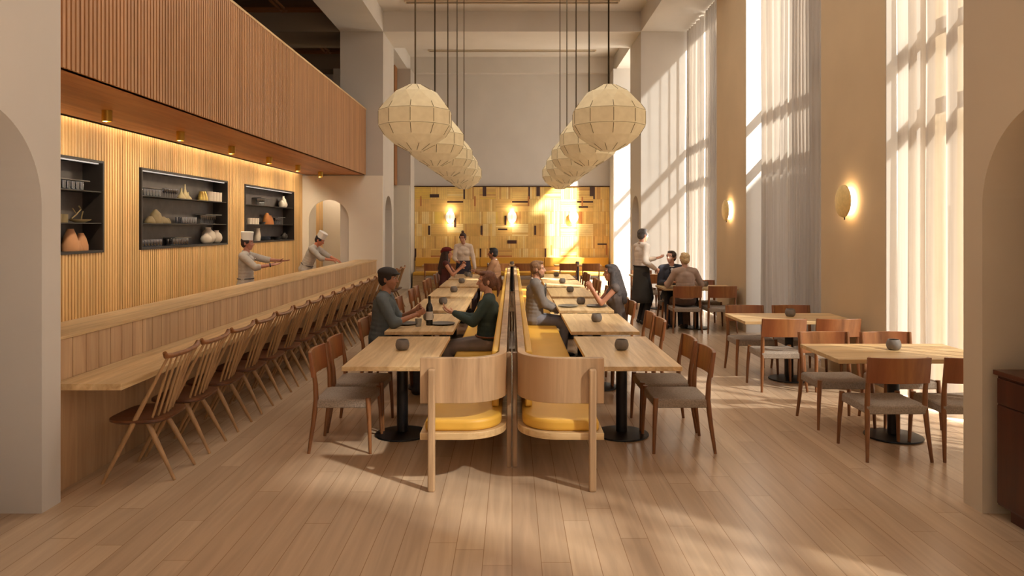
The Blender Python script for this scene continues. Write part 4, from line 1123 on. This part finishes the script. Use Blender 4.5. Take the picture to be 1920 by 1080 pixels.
person('standing waitress with a hair bun, cream blouse and dark apron behind the last left table', (-1.12, 16.75, 0), -PI/2, 'stand', .97, lean=.05, head=(-.25, .25),
       hands=[(.04, .28, .84), (.30, -.14, 1.05)], palms=[(0, -1, 0), (0, .8, .4)], curl=.5, skin_c=(196, 140, 112), hair_c=(74, 50, 40), hair='topbun', woman=True,
       top=('shirt', (222, 204, 184), 'long'), trousers=((44, 40, 48), 'trousers'), extra=apron((56, 50, 62), .5))
# by the windows
person('standing waiter with grey hair, white shirt and long dark apron beside the seated window guests', (2.40, 13.45, 0), .35, 'stand', 1.03, lean=0, head=(.1, .05),
       hands=[(.34, .08, 1.17), (.14, -.24, 1.0)], palms=[(0, -.4, .8), (0, 1, 0)], curl=.45, skin_c=(176, 124, 98), hair_c=(84, 76, 72), hair='short',
       top=('shirt', (216, 200, 184), 'long'), trousers=((44, 42, 42), 'trousers'), extra=apron((60, 58, 54), .39), elbows=[(-.5, .3, -1), (-.6, -.4, -.8)])
person('seated man in a dark suit by the window, turned towards the waiter', (2.94, 13.38, 0), -PI/2-.1, 'sit', 1.0, lean=.04, head=(-.7, -.05),
       hands=[(.36, .14, .80), (.36, -.14, .80)], palms=[(0, -.2, -1), (0, .2, -1)], curl=.4, skin_c=(196, 146, 122), hair_c=(72, 60, 54), hair='short',
       top=('jacket', (60, 60, 68), 'long'), trousers=((48, 48, 56), 'trousers'))
person('seated guest in a beige sweater with blond hair in a bun, back to the room', (2.97, 12.42, 0), PI/2, 'sit', 1.0, lean=.04, head=(.1, .0),
       hands=[(.34, .16, .82), (.34, -.20, .82)], palms=[(0, -.2, -1), (0, .2, -1)], curl=.4, skin_c=(206, 156, 130), hair_c=(196, 164, 116), hair='bun', woman=True,
       top=('sweater', (178, 150, 130), 'long'), trousers=((92, 72, 60), 'trousers'), elbows=[(-.2, .8, -1), (-.2, -.8, -1)])
# the chefs behind the bar
person('standing chef in white jacket and hat, arms stretched out behind the middle of the bar', (-4.24, 11.55, 0), .05, 'stand', .965, lean=0, head=(-.12, .03),
       hands=[(.54, .10, 1.30), (.46, -.14, 1.24)], palms=[(0, .2, 1), (0, -.2, 1)], curl=.2, skin_c=(176, 120, 100), hair_c=(52, 36, 30), hair='short',
       top=('coat', (172, 164, 154), 'rolled'), trousers=((158, 152, 146), 'trousers'), hat=('toque', (235, 230, 224)), extra=wristband, elbows=[(-.2, .3, -1), (-.2, -.5, -1)])
person('chef in white jacket and hat bending forward over the far end of the bar', (-4.36, 15.3, 0), -.1, 'stand', 1.0, lean=.42, head=(0, .55),
       hands=[(.70, .05, 1.08), (.64, -.10, 1.10)], palms=[(0, -.3, -1), (0, .3, -1)], curl=.6, skin_c=(190, 120, 90), hair_c=(46, 34, 30), hair='short',
       top=('coat', (172, 164, 154), 'rolled'), trousers=((170, 164, 158), 'trousers'), hat=('toque', (235, 230, 224)), elbows=[(-.2, .3, -1), (-.2, -.5, -1)])
